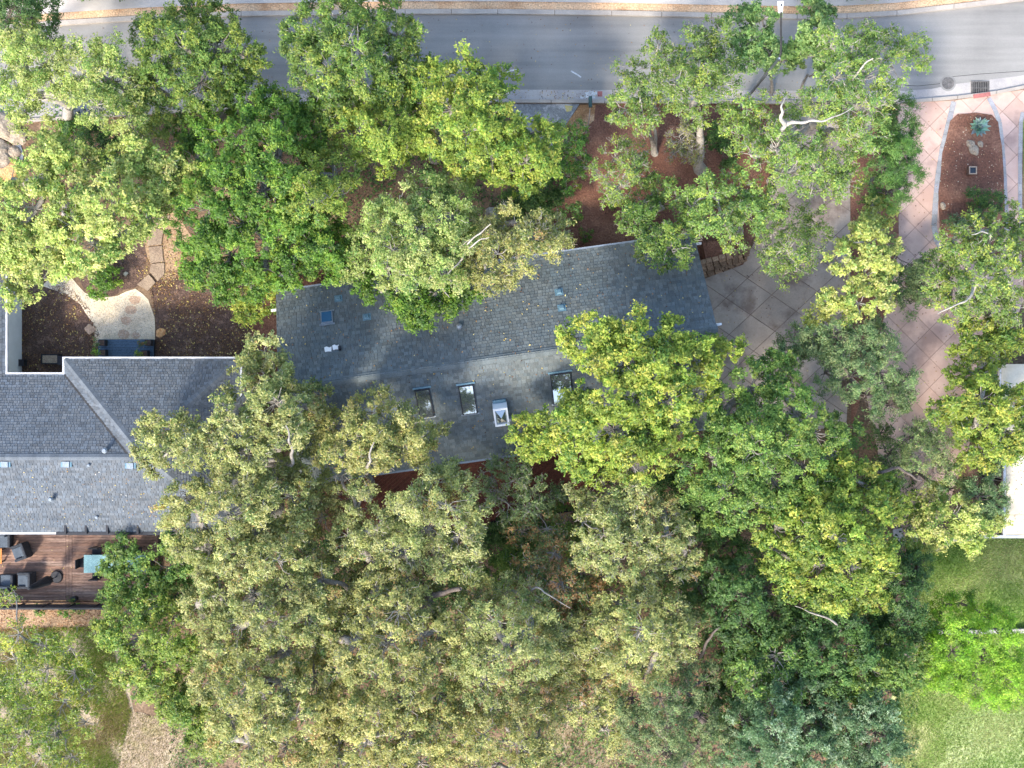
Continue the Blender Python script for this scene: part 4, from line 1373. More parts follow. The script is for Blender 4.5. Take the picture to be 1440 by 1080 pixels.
# --- east side
T('sparse_oak', 'sparse oak with long pale limbs arching over the pink driveway', 'tree', 'sparse', (1395, 440), 7.8,
  [(1345, 340, 24), (1375, 325, 26), (1410, 320, 26), (1435, 310, 22), (1330, 370, 24), (1365, 365, 28), (1400, 355, 30), (1432, 350, 26), (1345, 400, 26), (1385, 395, 28), (1420, 390, 28), (1440, 375, 20),
   (1400, 430, 28), (1430, 430, 26), (1365, 425, 22), (1320, 395, 18), (1340, 432, 20)], trunk=.2, bare=4, dens=.95)
T('olive_tree', 'yellow olive tree leaning over the white roof edge next to the driveway', 'tree', 'lime', (1392, 560), 7.5,
  [(1375, 475, 24), (1410, 465, 24), (1365, 495, 22), (1395, 495, 26), (1425, 475, 22), (1360, 525, 18), (1385, 530, 20), (1355, 560, 24), (1385, 565, 28), (1415, 575, 26), (1435, 585, 20), (1345, 590, 28), (1380, 600, 32),
   (1415, 610, 28), (1365, 630, 26), (1395, 635, 26), (1428, 625, 22), (1325, 575, 20), (1440, 555, 14)], trunk=.18, bare=1.5)
T('grey_olive_tree', 'dull grey green tree at the lower end of the concrete court', 'tree', 'grey', (1190, 545), 6.8,
  [(1120, 480, 22), (1150, 478, 22), (1180, 474, 22), (1210, 470, 22), (1240, 470, 20), (1140, 495, 26), (1175, 490, 30), (1210, 490, 30), (1245, 490, 26), (1165, 525, 28), (1200, 530, 30), (1240, 525, 28), (1270, 540, 22),
   (1220, 560, 26), (1255, 570, 24), (1280, 565, 18), (1105, 500, 18)], trunk=.17)
T('grey_tree', 'grey green tree with dark crooked limbs over the lower pink driveway', 'tree', 'grey', (1285, 672), 6.0,
  [(1240, 610, 18), (1255, 640, 20), (1285, 615, 20), (1310, 610, 18), (1300, 640, 20), (1325, 635, 20), (1320, 665, 22), (1340, 690, 24), (1262, 665, 16), (1240, 655, 16), (1330, 650, 16)], trunk=.11, dens=.9)
T('pale_grey_tree', 'pale silvery tree beside the lawn corner and white gutter', 'tree', 'pale', (1330, 755), 5.5,
  [(1285, 715, 22), (1310, 705, 22), (1290, 745, 22), (1320, 735, 26), (1350, 725, 26), (1340, 755, 22), (1375, 745, 22), (1365, 765, 16), (1395, 735, 18), (1300, 765, 14)], trunk=.1)
T('dark_grey_tree', 'dark grey green tree against the glazed wall of the white roofed house', 'tree', 'grey', (1372, 700), 5.0,
  [(1395, 655, 18), (1400, 680, 20), (1380, 700, 22), (1395, 715, 20), (1370, 720, 18), (1405, 700, 14)], trunk=.08)
# --- belt of trees south of the long house
T('yellow_green_tree', 'broad yellow green tree covering the right half of the south roof slope', 'tree', 'lime', (900, 655), 9.5,
  [(810, 475, 26), (840, 465, 26), (865, 480, 26), (880, 455, 26), (900, 480, 28), (945, 475, 28), (970, 490, 26), (1005, 500, 24), (1030, 495, 16), (990, 520, 26), (848, 512, 26), (880, 515, 34), (920, 515, 34), (955, 520, 30), (812, 574, 26), (848, 558, 36),
   (895, 560, 38), (940, 560, 36), (980, 555, 28), (772, 602, 28), (735, 604, 18), (745, 625, 18), (815, 605, 38), (865, 605, 40), (910, 605, 36), (950, 600, 32), (800, 640, 30), (845, 645, 34), (885, 645, 32), (770, 625, 24), (925, 640, 26)],
  trunk=.28, zmin=6.4)
T('green_tree', 'large mid green tree behind the right gable of the long house', 'tree', 'mid', (1100, 640), 9.0,
  [(1090, 520, 30), (1060, 545, 34), (1105, 555, 34), (1030, 570, 30), (1075, 590, 38), (1125, 585, 34), (1020, 610, 34), (1060, 630, 38), (1105, 625, 40), (1150, 610, 34), (1005, 645, 28), (1040, 665, 34), (1085, 670, 38), (1135, 660, 38), (1180, 640, 30),
   (1020, 690, 26), (1060, 705, 30), (1105, 705, 30), (1190, 600, 24), (985, 680, 24), (965, 655, 22), (985, 715, 24), (1030, 725, 24)], trunk=.28)
T('green_tree', 'bushy yellow green tree at the edge of the lawn', 'tree', 'lime', (1180, 800), 8.8,
  [(1160, 680, 32), (1200, 675, 32), (1235, 690, 28), (1130, 710, 32), (1175, 715, 38), (1220, 725, 34), (1255, 710, 18), (1095, 745, 30), (1140, 750, 36), (1185, 760, 38), (1230, 765, 32), (1110, 785, 32), (1155, 795, 36), (1200, 800, 36), (1240, 800, 26),
   (1125, 820, 26), (1170, 835, 30), (1215, 835, 28), (1235, 845, 16), (1085, 770, 22), (1090, 800, 18)], trunk=.26, size=1.0)
T('dark_green_tree', 'dark green shaded tree among the trunks below the belt', 'tree', 'dark', (1050, 850), 7.0,
  [(1020, 770, 28), (1050, 800, 30), (1010, 810, 24), (1040, 840, 34), (1080, 830, 28), (1005, 860, 28), (1050, 880, 34), (1090, 870, 30), (1020, 905, 30), (985, 830, 20), (1065, 915, 28)], trunk=.18)
T('dark_green_tree', 'dark green tree with a grey bent limb near the lawn', 'tree', 'dark', (1150, 910), 7.0,
  [(1110, 875, 28), (1150, 880, 30), (1190, 875, 28), (1225, 885, 26), (1110, 915, 30), (1155, 920, 34), (1200, 915, 32), (1130, 950, 30), (1175, 955, 30), (1235, 920, 28), (1095, 945, 24)], trunk=.18)
T('dark_green_tree', 'narrow dark tree screening the lawn beside the yellow green tree', 'tree', 'dark', (1280, 830), 6.5,
  [(1270, 785, 22), (1295, 795, 18), (1270, 820, 24), (1285, 850, 22), (1260, 850, 22), (1275, 880, 24), (1250, 880, 22), (1290, 820, 16), (1300, 875, 14)], trunk=.12)
T('mixed_tree', 'olive green tree next to the vivid lime tree', 'tree', 'mid', (1245, 945), 6.8,
  [(1235, 905, 26), (1265, 910, 24), (1225, 940, 28), (1260, 945, 28), (1285, 925, 20), (1210, 965, 28), (1245, 975, 28), (1275, 960, 20)], trunk=.14, bare=1.2)
T('blue_green_tree', 'silvery blue green tree at the bottom of the tree belt', 'tree', 'blue', (1120, 1035), 7.5,
  [(1060, 985, 28), (1095, 990, 30), (1130, 985, 28), (1050, 1020, 30), (1090, 1030, 36), (1135, 1025, 36), (1060, 1060, 30), (1105, 1070, 34), (1155, 1060, 34), (1030, 1060, 22), (1160, 1010, 28)], trunk=.18)
T('blue_green_tree', 'silvery blue green tree bordering the open lawn', 'tree', 'blue', (1210, 1040), 7.0,
  [(1190, 985, 26), (1225, 1000, 28), (1195, 1025, 32), (1235, 1035, 30), (1255, 1010, 20), (1210, 1065, 32), (1245, 1070, 28), (1260, 1045, 16)], trunk=.15)
T('twiggy_tree', 'green tree with pale grey twig sprays beside the blue green trees', 'tree', 'mid', (1075, 955), 7.2,
  [(1060, 930, 24), (1095, 925, 26), (1060, 960, 26), (1095, 960, 28), (1035, 945, 22), (1120, 955, 18)], trunk=.12, bare=3.5)
T('vivid_lime_tree', 'vivid lime green tree standing over the low wall on the lawn', 'tree', 'vivid', (1352, 892), 6.5,
  [(1330, 855, 22), (1355, 850, 18), (1320, 880, 22), (1350, 880, 26), (1395, 875, 26), (1415, 870, 14), (1410, 895, 20), (1375, 900, 24), (1315, 915, 24), (1345, 920, 28), (1385, 930, 32), (1415, 930, 26), (1310, 945, 22), (1340, 950, 26), (1375, 960, 32),
   (1415, 960, 28), (1440, 950, 22), (1400, 980, 20), (1430, 975, 16)], trunk=.13)
# --- olive oaks left and centre
T('olive_oak', 'olive oak between the two roofs reaching over the hipped house', 'tree', 'olive', (385, 655), 9.5,
  [(370, 495, 24), (355, 520, 28), (385, 530, 28), (345, 555, 30), (385, 565, 34), (420, 570, 28), (320, 590, 30), (360, 600, 34), (405, 605, 32), (285, 600, 24), (245, 600, 26), (215, 595, 18), (205, 625, 20), (235, 635, 26), (270, 635, 28), (310, 630, 30),
   (345, 640, 30), (215, 655, 18), (440, 560, 20), (440, 600, 24)], trunk=.28, group=GO, zmin=6.2)
T('olive_oak', 'olive oak covering the hidden corner of the hipped house', 'tree', 'olive', (385, 715), 9.2,
  [(380, 665, 32), (420, 655, 30), (335, 670, 30), (300, 690, 30), (260, 700, 26), (240, 715, 20), (360, 705, 36), (405, 700, 34), (320, 725, 34), (280, 735, 30), (245, 750, 22), (365, 745, 36), (410, 740, 34), (330, 765, 32), (290, 775, 28), (445, 690, 28), (450, 730, 28), (255, 775, 16)],
  trunk=.28, group=GO, zmin=5.8)
T('olive_oak', 'olive oak whose pale trunk shows beside the south eave of the long house', 'tree', 'olive', (517, 700), 9.0,
  [(470, 600, 28), (500, 615, 28), (520, 580, 28), (550, 590, 28), (574, 602, 24), (600, 612, 18), (622, 602, 10), (535, 620, 30), (570, 620, 28), (480, 635, 28), (515, 645, 28), (550, 640, 24), (590, 635, 18), (455, 625, 22)],
  trunk=.17, group=GO, zmin=6.2)
T('olive_oak', 'thickly branched olive oak just below the red deck', 'tree', 'olive', (570, 790), 9.5,
  [(615, 680, 26), (640, 665, 18), (650, 690, 22), (590, 705, 28), (630, 715, 34), (665, 725, 22), (560, 720, 28), (600, 745, 36), (645, 755, 32), (675, 765, 18), (530, 745, 32), (565, 770, 36), (615, 785, 34), (650, 790, 26), (500, 720, 26), (490, 755, 28), (520, 790, 32), (470, 700, 22),
   (480, 670, 22), (510, 690, 18), (660, 805, 18)], trunk=.28, group=GO)
T('olive_oak', 'olive oak filling the slope behind the rear deck', 'tree', 'olive', (380, 850), 9.5,
  [(340, 800, 32), (385, 790, 34), (430, 780, 32), (300, 810, 26), (310, 840, 30), (355, 840, 36), (405, 830, 36), (450, 820, 32), (290, 875, 26), (335, 885, 36), (385, 880, 38), (430, 870, 36), (480, 795, 30), (490, 835, 28), (470, 880, 28), (275, 850, 20)],
  trunk=.28, group=GO)
T('olive_oak', 'olive oak at the lower edge beside the dry clearing', 'tree', 'olive', (370, 970), 9.0,
  [(310, 920, 30), (355, 925, 36), (400, 920, 36), (440, 915, 30), (300, 960, 32), (345, 970, 38), (395, 965, 38), (440, 960, 34), (320, 1010, 32), (370, 1015, 36), (415, 1010, 34), (350, 1050, 30), (400, 1055, 32), (310, 1045, 22), (455, 1005, 26)],
  trunk=.26, group=GO)
T('olive_oak', 'olive oak with dark gaps around its forked grey limbs', 'tree', 'olive', (560, 890), 9.8,
  [(530, 830, 32), (570, 820, 30), (515, 870, 34), (560, 865, 36), (600, 850, 28), (500, 910, 34), (545, 910, 38), (590, 895, 34), (625, 885, 26), (480, 945, 32), (525, 955, 36), (570, 945, 36), (610, 930, 30), (640, 920, 24), (470, 895, 22)],
  trunk=.28, group=GO)
T('olive_oak', 'yellowish olive oak nearest the bottom boundary in the dense grove', 'tree', 'olive', (540, 1020), 9.0,
  [(480, 990, 32), (525, 1000, 36), (570, 990, 36), (615, 980, 32), (470, 1035, 32), (515, 1045, 36), (565, 1040, 38), (610, 1025, 36), (650, 1010, 30), (540, 1080, 32), (590, 1080, 32), (640, 1060, 32), (480, 1075, 28), (450, 1055, 24)],
  trunk=.26, group=GO)
T('olive_oak', 'olive oak beside the rusty undergrowth with a long bare grey branch', 'tree', 'olive', (705, 890), 9.2,
  [(670, 840, 30), (710, 835, 28), (745, 850, 28), (660, 880, 34), (700, 880, 36), (745, 890, 32), (665, 925, 34), (710, 925, 36), (750, 930, 30), (680, 965, 34), (725, 970, 32), (650, 955, 26), (780, 905, 22), (780, 940, 20)],
  trunk=.24, group=GO)
T('olive_oak', 'olive oak standing beside the pale straw clearing', 'tree', 'olive', (720, 1020), 8.5,
  [(690, 1000, 30), (730, 1010, 32), (765, 1000, 24), (680, 1040, 32), (725, 1050, 32), (760, 1045, 24), (700, 1080, 28), (745, 1085, 26), (660, 1080, 24)], trunk=.2, group=GO)
T('grey_oak', 'grey olive tree with sprawling white twigs below the broad yellow tree', 'tree', 'olive', (880, 760), 8.5,
  [(860, 695, 24), (890, 690, 24), (835, 710, 24), (870, 725, 30), (910, 725, 28), (935, 720, 20), (850, 755, 30), (895, 760, 34), (940, 755, 26), (965, 775, 20), (870, 790, 30), (915, 795, 30), (955, 800, 26), (985, 800, 18), (820, 735, 22), (830, 780, 24), (810, 700, 16)],
  trunk=.18, group=GO, bare=3.5, dens=.85)
T('rusty_tree', 'half dry tree with rust brown leaf sprays in the grove', 'tree', 'rusty', (790, 830), 6.5,
  [(745, 790, 26), (780, 780, 26), (815, 800, 26), (750, 820, 24), (790, 825, 30), (830, 830, 28), (775, 860, 24), (820, 865, 26), (770, 745, 24), (735, 750, 22)], trunk=.14, dens=.9)
T('rusty_tree', 'thin tree with reddish dead leaves over the red deck edge', 'tree', 'grey', (760, 725), 5.5,
  [(700, 690, 20), (725, 675, 20), (750, 690, 20), (715, 710, 20), (740, 715, 22), (775, 705, 20), (690, 665, 16), (790, 690, 16), (710, 645, 16), (735, 655, 16)], trunk=.08, dens=.6, bare=3)
T('grey_oak', 'grey olive oak facing the dark green shaded trees', 'tree', 'olive', (905, 890), 8.8,
  [(870, 850, 28), (910, 850, 28), (945, 860, 24), (860, 885, 30), (905, 890, 34), (950, 890, 28), (975, 875, 18), (840, 915, 28), (885, 925, 32), (930, 920, 28), (965, 905, 20), (905, 950, 24)], trunk=.2, group=GO)
T('grey_oak', 'shaded olive tree at the bottom end of the grove by the straw clearing', 'tree', 'grey', (930, 1030), 8.0,
  [(890, 985, 26), (930, 985, 28), (965, 975, 24), (900, 1020, 28), (945, 1020, 32), (985, 1010, 26), (900, 1055, 26), (940, 1060, 32), (985, 1050, 30), (1005, 1030, 18), (870, 1005, 18), (960, 1090, 26), (990, 960, 22), (960, 940, 22)], trunk=.2)
T('olive_oak', 'low airy olive tree between rusty undergrowth and straw clearing', 'tree', 'olive', (815, 985), 6.0,
  [(770, 980, 20), (795, 945, 24), (825, 925, 26), (850, 955, 26), (865, 985, 22), (835, 1005, 20), (800, 1000, 18), (775, 950, 18), (850, 1030, 22), (870, 1050, 20)], trunk=.12, dens=.85, group=GO)
T('olive_oak', 'olive tree squeezed between the rusty tree and the rusty brown bush', 'tree', 'olive', (770, 880), 7.0,
  [(755, 870, 22), (785, 880, 24), (815, 890, 24), (790, 905, 22), (760, 900, 20), (835, 870, 20)], trunk=.12, dens=.9, group=GO)
T('rusty_shrub', 'rusty brown undergrowth bush in the middle of the grove', 'shrub', 'rusty', (830, 940), 3.0,
  [(805, 920, 24), (835, 945, 26), (805, 960, 26), (840, 975, 22), (780, 975, 18)], flat=.6, trunk=.06, dens=.8)
T('dark_shrub', 'dark green undergrowth bush beside the red deck', 'shrub', 'dark', (730, 745), 2.4, [(705, 745, 22), (735, 750, 24), (760, 740, 20), (690, 765, 22), (725, 775, 24)], flat=.7, trunk=.05)
T('dark_green_tree', 'low dark green tree under the twiggy one and the silvery blue green trees', 'tree', 'dark', (1060, 985), 5.0,
  [(1020, 950, 28), (1000, 990, 26), (1040, 985, 30), (1080, 985, 30), (1120, 975, 28), (1030, 1030, 28), (1075, 1040, 30), (1120, 1010, 28), (1160, 985, 28), (1170, 1035, 28), (1200, 1060, 26), (1120, 1060, 28)], trunk=.12)
T('dark_shrub', 'dark green understory thicket beside the grey olive tree and rusty tree', 'shrub', 'dark', (960, 840), 5.2,
  [(960, 830, 26), (985, 850, 24), (975, 800, 24), (950, 690, 24), (980, 720, 26), (1000, 740, 26), (960, 735, 24), (940, 670, 20)], flat=.6, trunk=.06)
T('dark_shrub', 'dark green understory thicket around the rusty leaf sprays', 'shrub', 'mid', (770, 870), 4.6,
  [(760, 860, 24), (800, 885, 24), (840, 895, 22), (720, 800, 24), (700, 815, 22), (810, 760, 24), (790, 730, 22), (850, 830, 22)], flat=.6, trunk=.06)
T('dark_shrub', 'dark undergrowth bush between the olive oaks', 'shrub', 'dark', (480, 860), 2.5, [(465, 850, 26), (495, 865, 26), (640, 850, 26), (620, 830, 24), (480, 825, 22), (450, 770, 24), (460, 900, 24), (640, 980, 24), (450, 940, 24)], flat=.7, trunk=.05)
# --- west bottom
T('green_shrub', 'glossy green shrub leaning over the teal dining table', 'shrub', 'mid', (232, 832), 4.0,
  [(158, 775, 14, 3.2), (172, 768, 14, 3.3), (180, 785, 16, 3.2), (155, 800, 14, 3.0), (170, 820, 22, 3.0), (200, 815, 26, 3.2), (235, 800, 28, 3.4), (260, 790, 26, 3.6), (215, 835, 26, 3.0), (180, 845, 22, 2.6), (245, 835, 26, 3.2), (150, 838, 12, 2.6), (280, 815, 22, 3.4), (245, 770, 18, 3.4)], flat=.6, trunk=.08)
T('yellow_green_tree', 'yellow green tree behind the corner of the rear deck', 'tree', 'lime', (210, 920), 5.5,
  [(170, 865, 22), (205, 860, 24), (240, 870, 24), (160, 890, 22), (190, 900, 28), (230, 900, 28), (170, 925, 22), (205, 940, 28), (240, 935, 26), (185, 960, 22), (220, 970, 22), (260, 915, 20), (140, 885, 14)], trunk=.11, bare=1.4)
T('yellow_green_tree', 'low yellow green tree over the dry clearing', 'tree', 'lime', (265, 1000), 4.5, [(245, 985, 22), (275, 985, 24), (260, 1010, 26), (290, 1015, 26), (235, 1000, 16), (280, 1045, 24), (305, 1050, 20), (255, 965, 20)], trunk=.09, bare=1.4)
T('spindly_tree', 'spindly yellow green tree over the grass below the deck rail', 'tree', 'lime', (25, 935), 4.8,
  [(20, 895, 24), (55, 910, 26), (15, 930, 28), (60, 945, 28), (95, 915, 22), (100, 950, 22), (30, 965, 28), (5, 840, 12), (18, 835, 10)], trunk=.08, dens=.4, bare=1.6)
T('spindly_tree', 'spindly yellow green tree in the rough grass by the dry clearing', 'tree', 'lime', (70, 1020), 4.5,
  [(40, 1000, 28), (85, 990, 28), (120, 975, 22), (30, 1035, 30), (75, 1035, 32), (115, 1020, 26), (50, 1070, 30), (95, 1070, 28), (10, 1010, 22), (10, 1060, 24)], trunk=.08, dens=.42, bare=1.6)
for i, (x, y) in enumerate(((53, 858), (90, 862), (108, 856))):
    T('low_shrub', 'small green plant in the orange soil strip below the deck rail', 'plant', 'green', (x, y), .6, [(x, y, 7), (x + 5, y + 4, 5)], flat=.8, trunk=.015, size=.7, group='plants under the deck rail')
# --- island and far verge
T('low_shrub', 'dark green shrub in the planted island beside the utility box', 'shrub', 'dark', (1385, 285), 1.1, [(1375, 280, 14), (1392, 278, 14), (1402, 288, 12), (1380, 292, 10)], flat=.7, trunk=.03, size=.8)
T('low_shrub', 'dim bluish shrub low in the planted island soil', 'shrub', 'blue', (1340, 312), .9, [(1338, 308, 9), (1348, 318, 12), (1362, 312, 14), (1375, 310, 12)], flat=.7, trunk=.03, size=.8)
for x in (120, 165, 1150, 1215):
    T('verge_shrub', 'green shrub on the far side of the pale sidewalk', 'shrub', 'green', (x, -16), 1.0, [(x - 10, -14, 12), (x + 10, -16, 12), (x, -8, 7)], flat=.7, trunk=.03, size=.8, group='shrubs beyond the sidewalk')
T('creeping_shrub', 'small green shrub where the boulders meet the pale oaks', 'shrub', 'green', (95, 185), 1.2, [(90, 182, 12), (105, 178, 12), (84, 195, 9)], flat=.7, trunk=.03, size=.8)

# limbs that show above the leaves
def show_limb(owner_label, pts, r0, r1, m='bark_pale', rooted=True):
    o = next(x for x in bpy.data.objects if x.get('label') == owner_label)
    tr = next(x for x in o.children if x.name.startswith('trunk'))
    pp = [P(*p) for p in pts]
    if rooted and pp[0].z > 1.5:      # run back to the fork of the trunk
        vv = [v.co for v in tr.data.vertices][-9:]
        fk = sum(vv, Vector((0, 0, 0))) / len(vv) + o.location
        m_ = fk.lerp(pp[0], .6)
        m_.z = max(fk.z, m_.z - .4)
        pp = [fk, m_] + pp
        r0 *= 1.15
    out = [pp[0]]
    for a, d in zip(pp, pp[1:]):
        L = (d - a).length
        out += [a.lerp(d, .5) + Vector((random.gauss(0, .06), random.gauss(0, .06), random.gauss(0, .04))) * L, d]
    n = len(out)
    out, rd_ = chaikin(out, [(r0 + (r1 - r0) * i / (n - 1)) * .85 for i in range(n)])
    bb = MB(); bb.tube(out, [x * random.uniform(.9, 1.1) for x in rd_], 8)
    k = bb.build('limb', m, tr, smooth=True)
    return k


BIG = 'large sparse oak with pale bent limbs leaning from court to road'
show_limb(BIG, [(1095, 205, 6.2), (1097, 185, 7.6), (1104, 176, 8.3), (1118, 172, 8.7), (1140, 169, 8.9), (1158, 171, 9.0), (1180, 162, 9.0), (1200, 150, 8.9)], .15, .015)
show_limb(BIG, [(1104, 176, 8.3), (1098, 168, 8.8), (1101, 158, 9.2), (1098, 150, 9.3), (1104, 138, 9.2)], .12, .02, rooted=False)
show_limb(BIG, [(1200, 110, 8.6), (1212, 95, 9.2), (1228, 82, 9.5)], .08, .03)
ROOFOAK = 'olive oak with bare pale limbs over the middle of the roof edge'
show_limb(ROOFOAK, [(648, 366, 7.6), (654, 350, 8.2), (662, 338, 8.6), (676, 328, 8.8), (690, 315, 9.0)], .07, .025)
show_limb(ROOFOAK, [(654, 352, 8.2), (664, 346, 8.6), (676, 336, 8.9), (688, 334, 9.0)], .05, .015, rooted=False)
show_limb(ROOFOAK, [(648, 366, 7.6), (640, 374, 7.8), (626, 392, 7.6), (622, 408, 7.2), (632, 418, 6.9)], .05, .015, rooted=False)
show_limb('thin crooked oak with pale stem curving towards the gutter', [(921, 216, .3), (922, 195, 2.2), (919, 178, 3.6), (908, 167, 4.6), (903, 160, 5.2), (900, 138, 6.4)], .11, .04)
show_limb('sparse oak with long pale limbs arching over the pink driveway', [(1368, 398, 7.4), (1366, 415, 8.0), (1358, 424, 8.2), (1338, 432, 8.2), (1318, 441, 8.0)], .08, .025)
show_limb('sparse oak with long pale limbs arching over the pink driveway', [(1395, 330, 7.6), (1380, 325, 8.0), (1366, 330, 8.1)], .05, .02)
show_limb('golden yellow small tree on the soil strip by the timber edge', [(1262, 358, 5.8), (1260, 348, 6.1), (1245, 346, 6.2), (1226, 349, 6.1)], .03, .015)
show_limb('olive oak whose pale trunk shows beside the south eave of the long house', [(517, 698, .2), (516, 690, 2.0), (516, 672, 5.6), (517, 655, 8.4), (519, 640, 9.2), (526, 622, 9.4)], .14, .03, 'bark')
show_limb('olive oak between the two roofs reaching over the hipped house', [(409, 655, 7.4), (409, 640, 8.4), (408, 624, 9.2), (407, 612, 9.5), (402, 598, 9.6)], .12, .03, 'bark')
show_limb('olive oak with dark gaps around its forked grey limbs', [(582, 838, 6.6), (598, 838, 7.2), (625, 834, 7.8), (648, 828, 8.4)], .22, .10, 'bark_dark')
show_limb('olive oak with dark gaps around its forked grey limbs', [(606, 846, 6.6), (616, 860, 7.0), (622, 876, 7.6)], .14, .08, 'bark_dark')
show_limb('shaded olive tree at the bottom end of the grove by the straw clearing', [(970, 936, 4.4), (984, 925, 5.2), (992, 905, 5.8), (1004, 888, 6.2), (1022, 866, 6.2), (1034, 846, 6.0)], .13, .02, 'bark_dark')
show_limb('grey green tree with dark crooked limbs over the lower pink driveway', [(1230, 665, 6.1), (1262, 656, 6.6), (1282, 668, 6.8), (1296, 676, 6.6)], .10, .05, 'bark_dark')
show_limb('dark green tree with a grey bent limb near the lawn', [(1184, 888, 6.0), (1172, 874, 6.8), (1155, 866, 7.0), (1136, 860, 6.7), (1118, 852, 6.0)], .09, .025, 'bark')
show_limb('olive oak beside the rusty undergrowth with a long bare grey branch', [(752, 825, 7.2), (765, 833, 7.6), (785, 845, 7.6), (802, 855, 7.3)], .06, .02, 'bark')
# agave
c = P(1374, 180); c.z = .06
ag = thing('blue_agave', 'pale blue green agave rosette in the planted island', 'plant', c)
for ring, (nn, L, tilt) in enumerate(((13, .58, 16), (12, .52, 34), (9, .42, 54), (6, .30, 72))):
    for i in range(nn):
        a = 2 * math.pi * (i + .5 * (ring % 2)) / nn + random.uniform(-.12, .12)
        l = L * random.uniform(.85, 1.12)
        tl_ = R(tilt + random.uniform(-7, 7))
        d = Vector((math.cos(a) * math.cos(tl_), math.sin(a) * math.cos(tl_), math.sin(tl_)))
        s_ = Vector((-math.sin(a), math.cos(a), 0)); up = d.cross(s_) * -1
        if up.z < 0: up = -up
        w = .115
        o = c + Vector((0, 0, .05))
        vs = [o - s_ * w * .5, o + s_ * w * .5, o + d * l * .5 - s_ * w + up * .035, o + d * l * .5 - up * .02, o + d * l * .5 + s_ * w + up * .035, o + d * l + up * .05]
        bb = MB(); bb.add(vs, [(0, 1, 4, 3), (0, 3, 2), (3, 4, 5), (2, 3, 5)], tuple(x * random.uniform(.85, 1.15) for x in (.27, .40, .38)))
        bb.build('leaf', 'leaf', ag, tint=True)


# ------------------------------------------------------------------ small things
def rock(name, label, px, py, r, m='boulder', cat='rock', z=0.0, group=None, sq=.6, seed=0):
    import bmesh
    bm = bmesh.new(); bmesh.ops.create_icosphere(bm, subdivisions=3, radius=1.0)
    c = P(px, py)
    for v in bm.verts:
        k = 1 + .34 * mnoise.noise(v.co * 1.1 + Vector((seed * 7.1, seed, 0))) + .12 * mnoise.noise(v.co * 3.1 + Vector((seed, 0, 3)))
        v.co = Vector((v.co.x * r * k, v.co.y * r * k * .9, max(-.25, v.co.z * k * sq) * r))
    me = bpy.data.meshes.new(name); bm.to_mesh(me); bm.free()
    o = link(name, me, m); o.location = (c.x, c.y, z); o.rotation_euler = (0, 0, seed * 1.7)
    tag(o, label, cat, group)
    return o


rock('boulder', 'large tan boulder behind the pale oak near the road', 8, 178, .75, seed=1)
rock('boulder', 'split tan boulder in the middle of the boulder group', 24, 192, .55, seed=2)
rock('boulder', 'light grey boulder beside the rust coloured one', 3, 217, .7, seed=3)
rock('boulder', 'small tan boulder tucked between grey and rust boulders', 20, 214, .4, seed=4)
rock('boulder', 'flat rust orange boulder at the end of the boulder group', 6, 242, .8, 'boulder_rust', seed=5, sq=.3)
for px, py, r, l in ((1364, 203, .22, 'tan rock beside the agave in the island'), (1369, 211, .28, 'larger grey rock below the agave in the island'),
                     (1378, 203, .16, 'little rock close to the agave leaves')):
    rock('rock', l, px, py, r, z=.06, seed=px % 9)
rock('rock', 'pale pinkish rock near the border of the island', 1325, 290, .17, z=.06, seed=3)
rock('rock', 'small white stone on the mulch beside the flagstones', 177, 385, .12, 'pale_roof', seed=6)
rock('rock', 'flat tan rock where mulch meets the gravel path', 127, 463, .28, 'flag_flush', seed=7, sq=.3)
rock('rock', 'flat orange rock at the right gravel path edge', 226, 468, .26, 'boulder_rust', seed=8, sq=.3)
# winding mortar channel by the boulders
bb = MB()
cl = [P(20, 196), P(26, 205), P(30, 218), P(27, 232), P(20, 243), P(30, 252), P(40, 262)]
L_, R_ = [], []
for i, q in enumerate(cl):
    d = (cl[min(i + 1, len(cl) - 1)] - cl[max(i - 1, 0)]).normalized(); s_ = Vector((-d.y, d.x, 0)) * .14
    L_.append(q + s_); R_.append(q - s_)
bb.prism([(q.x, q.y) for q in L_ + R_[::-1]], 0.0, .05)
tag(bb.build('drain_channel', 'mortar'), 'narrow grey mortar channel winding past the boulders', 'channel')

# mailbox on a long leaning arm
mb0 = P(823, 193)
mt = P(830, 150, 1.15)
t = thing('mailbox', 'dark green mailbox on a long pale curved arm at the kerb', 'mailbox', mb0)
bb = MB(); bb.tube([mb0 - Vector((0, 0, .1)), mb0 + Vector((.02, .05, .5)), mb0.lerp(mt, .35) + Vector((.03, 0, .45)), mb0.lerp(mt, .7) + Vector((.02, 0, .32)), mt + Vector((0, .1, -.04))], [.045, .04, .035, .03, .03], 8)
bb.build('post', 'pole_wood', t, smooth=True)
c = mt + Vector((0, .2, .12))
bb = MB()
prof = [(-.085, -.12), (.085, -.12), (.085, .03), (.06, .085), (0, .11), (-.06, .085), (-.085, .03)]
vs = [(c.x + x, c.y - .25, c.z + z) for x, z in prof] + [(c.x + x, c.y + .25, c.z + z) for x, z in prof]
n7 = len(prof)
bb.add(vs, [tuple(range(n7)), tuple(range(2 * n7 - 1, n7 - 1, -1))] + [(i, n7 + i, n7 + (i + 1) % n7, (i + 1) % n7) for i in range(n7)])
mat('mailbox_green', (0.02, 0.05, 0.05), (0.03, 0.07, 0.07), 4.0, rough=.4, bump=.05)
bx = bb.build('box', 'mailbox_green', t)
bb = MB(); bb.box((c.x, c.y + .26, c.z - .01), (.15, .012, .18)); bb.build('door', 'metal_black', bx)
bb = MB(); bb.box((c.x + .095, c.y, c.z + .02), (.012, .04, .14)); bb.build('flag', 'red_paint', bx)

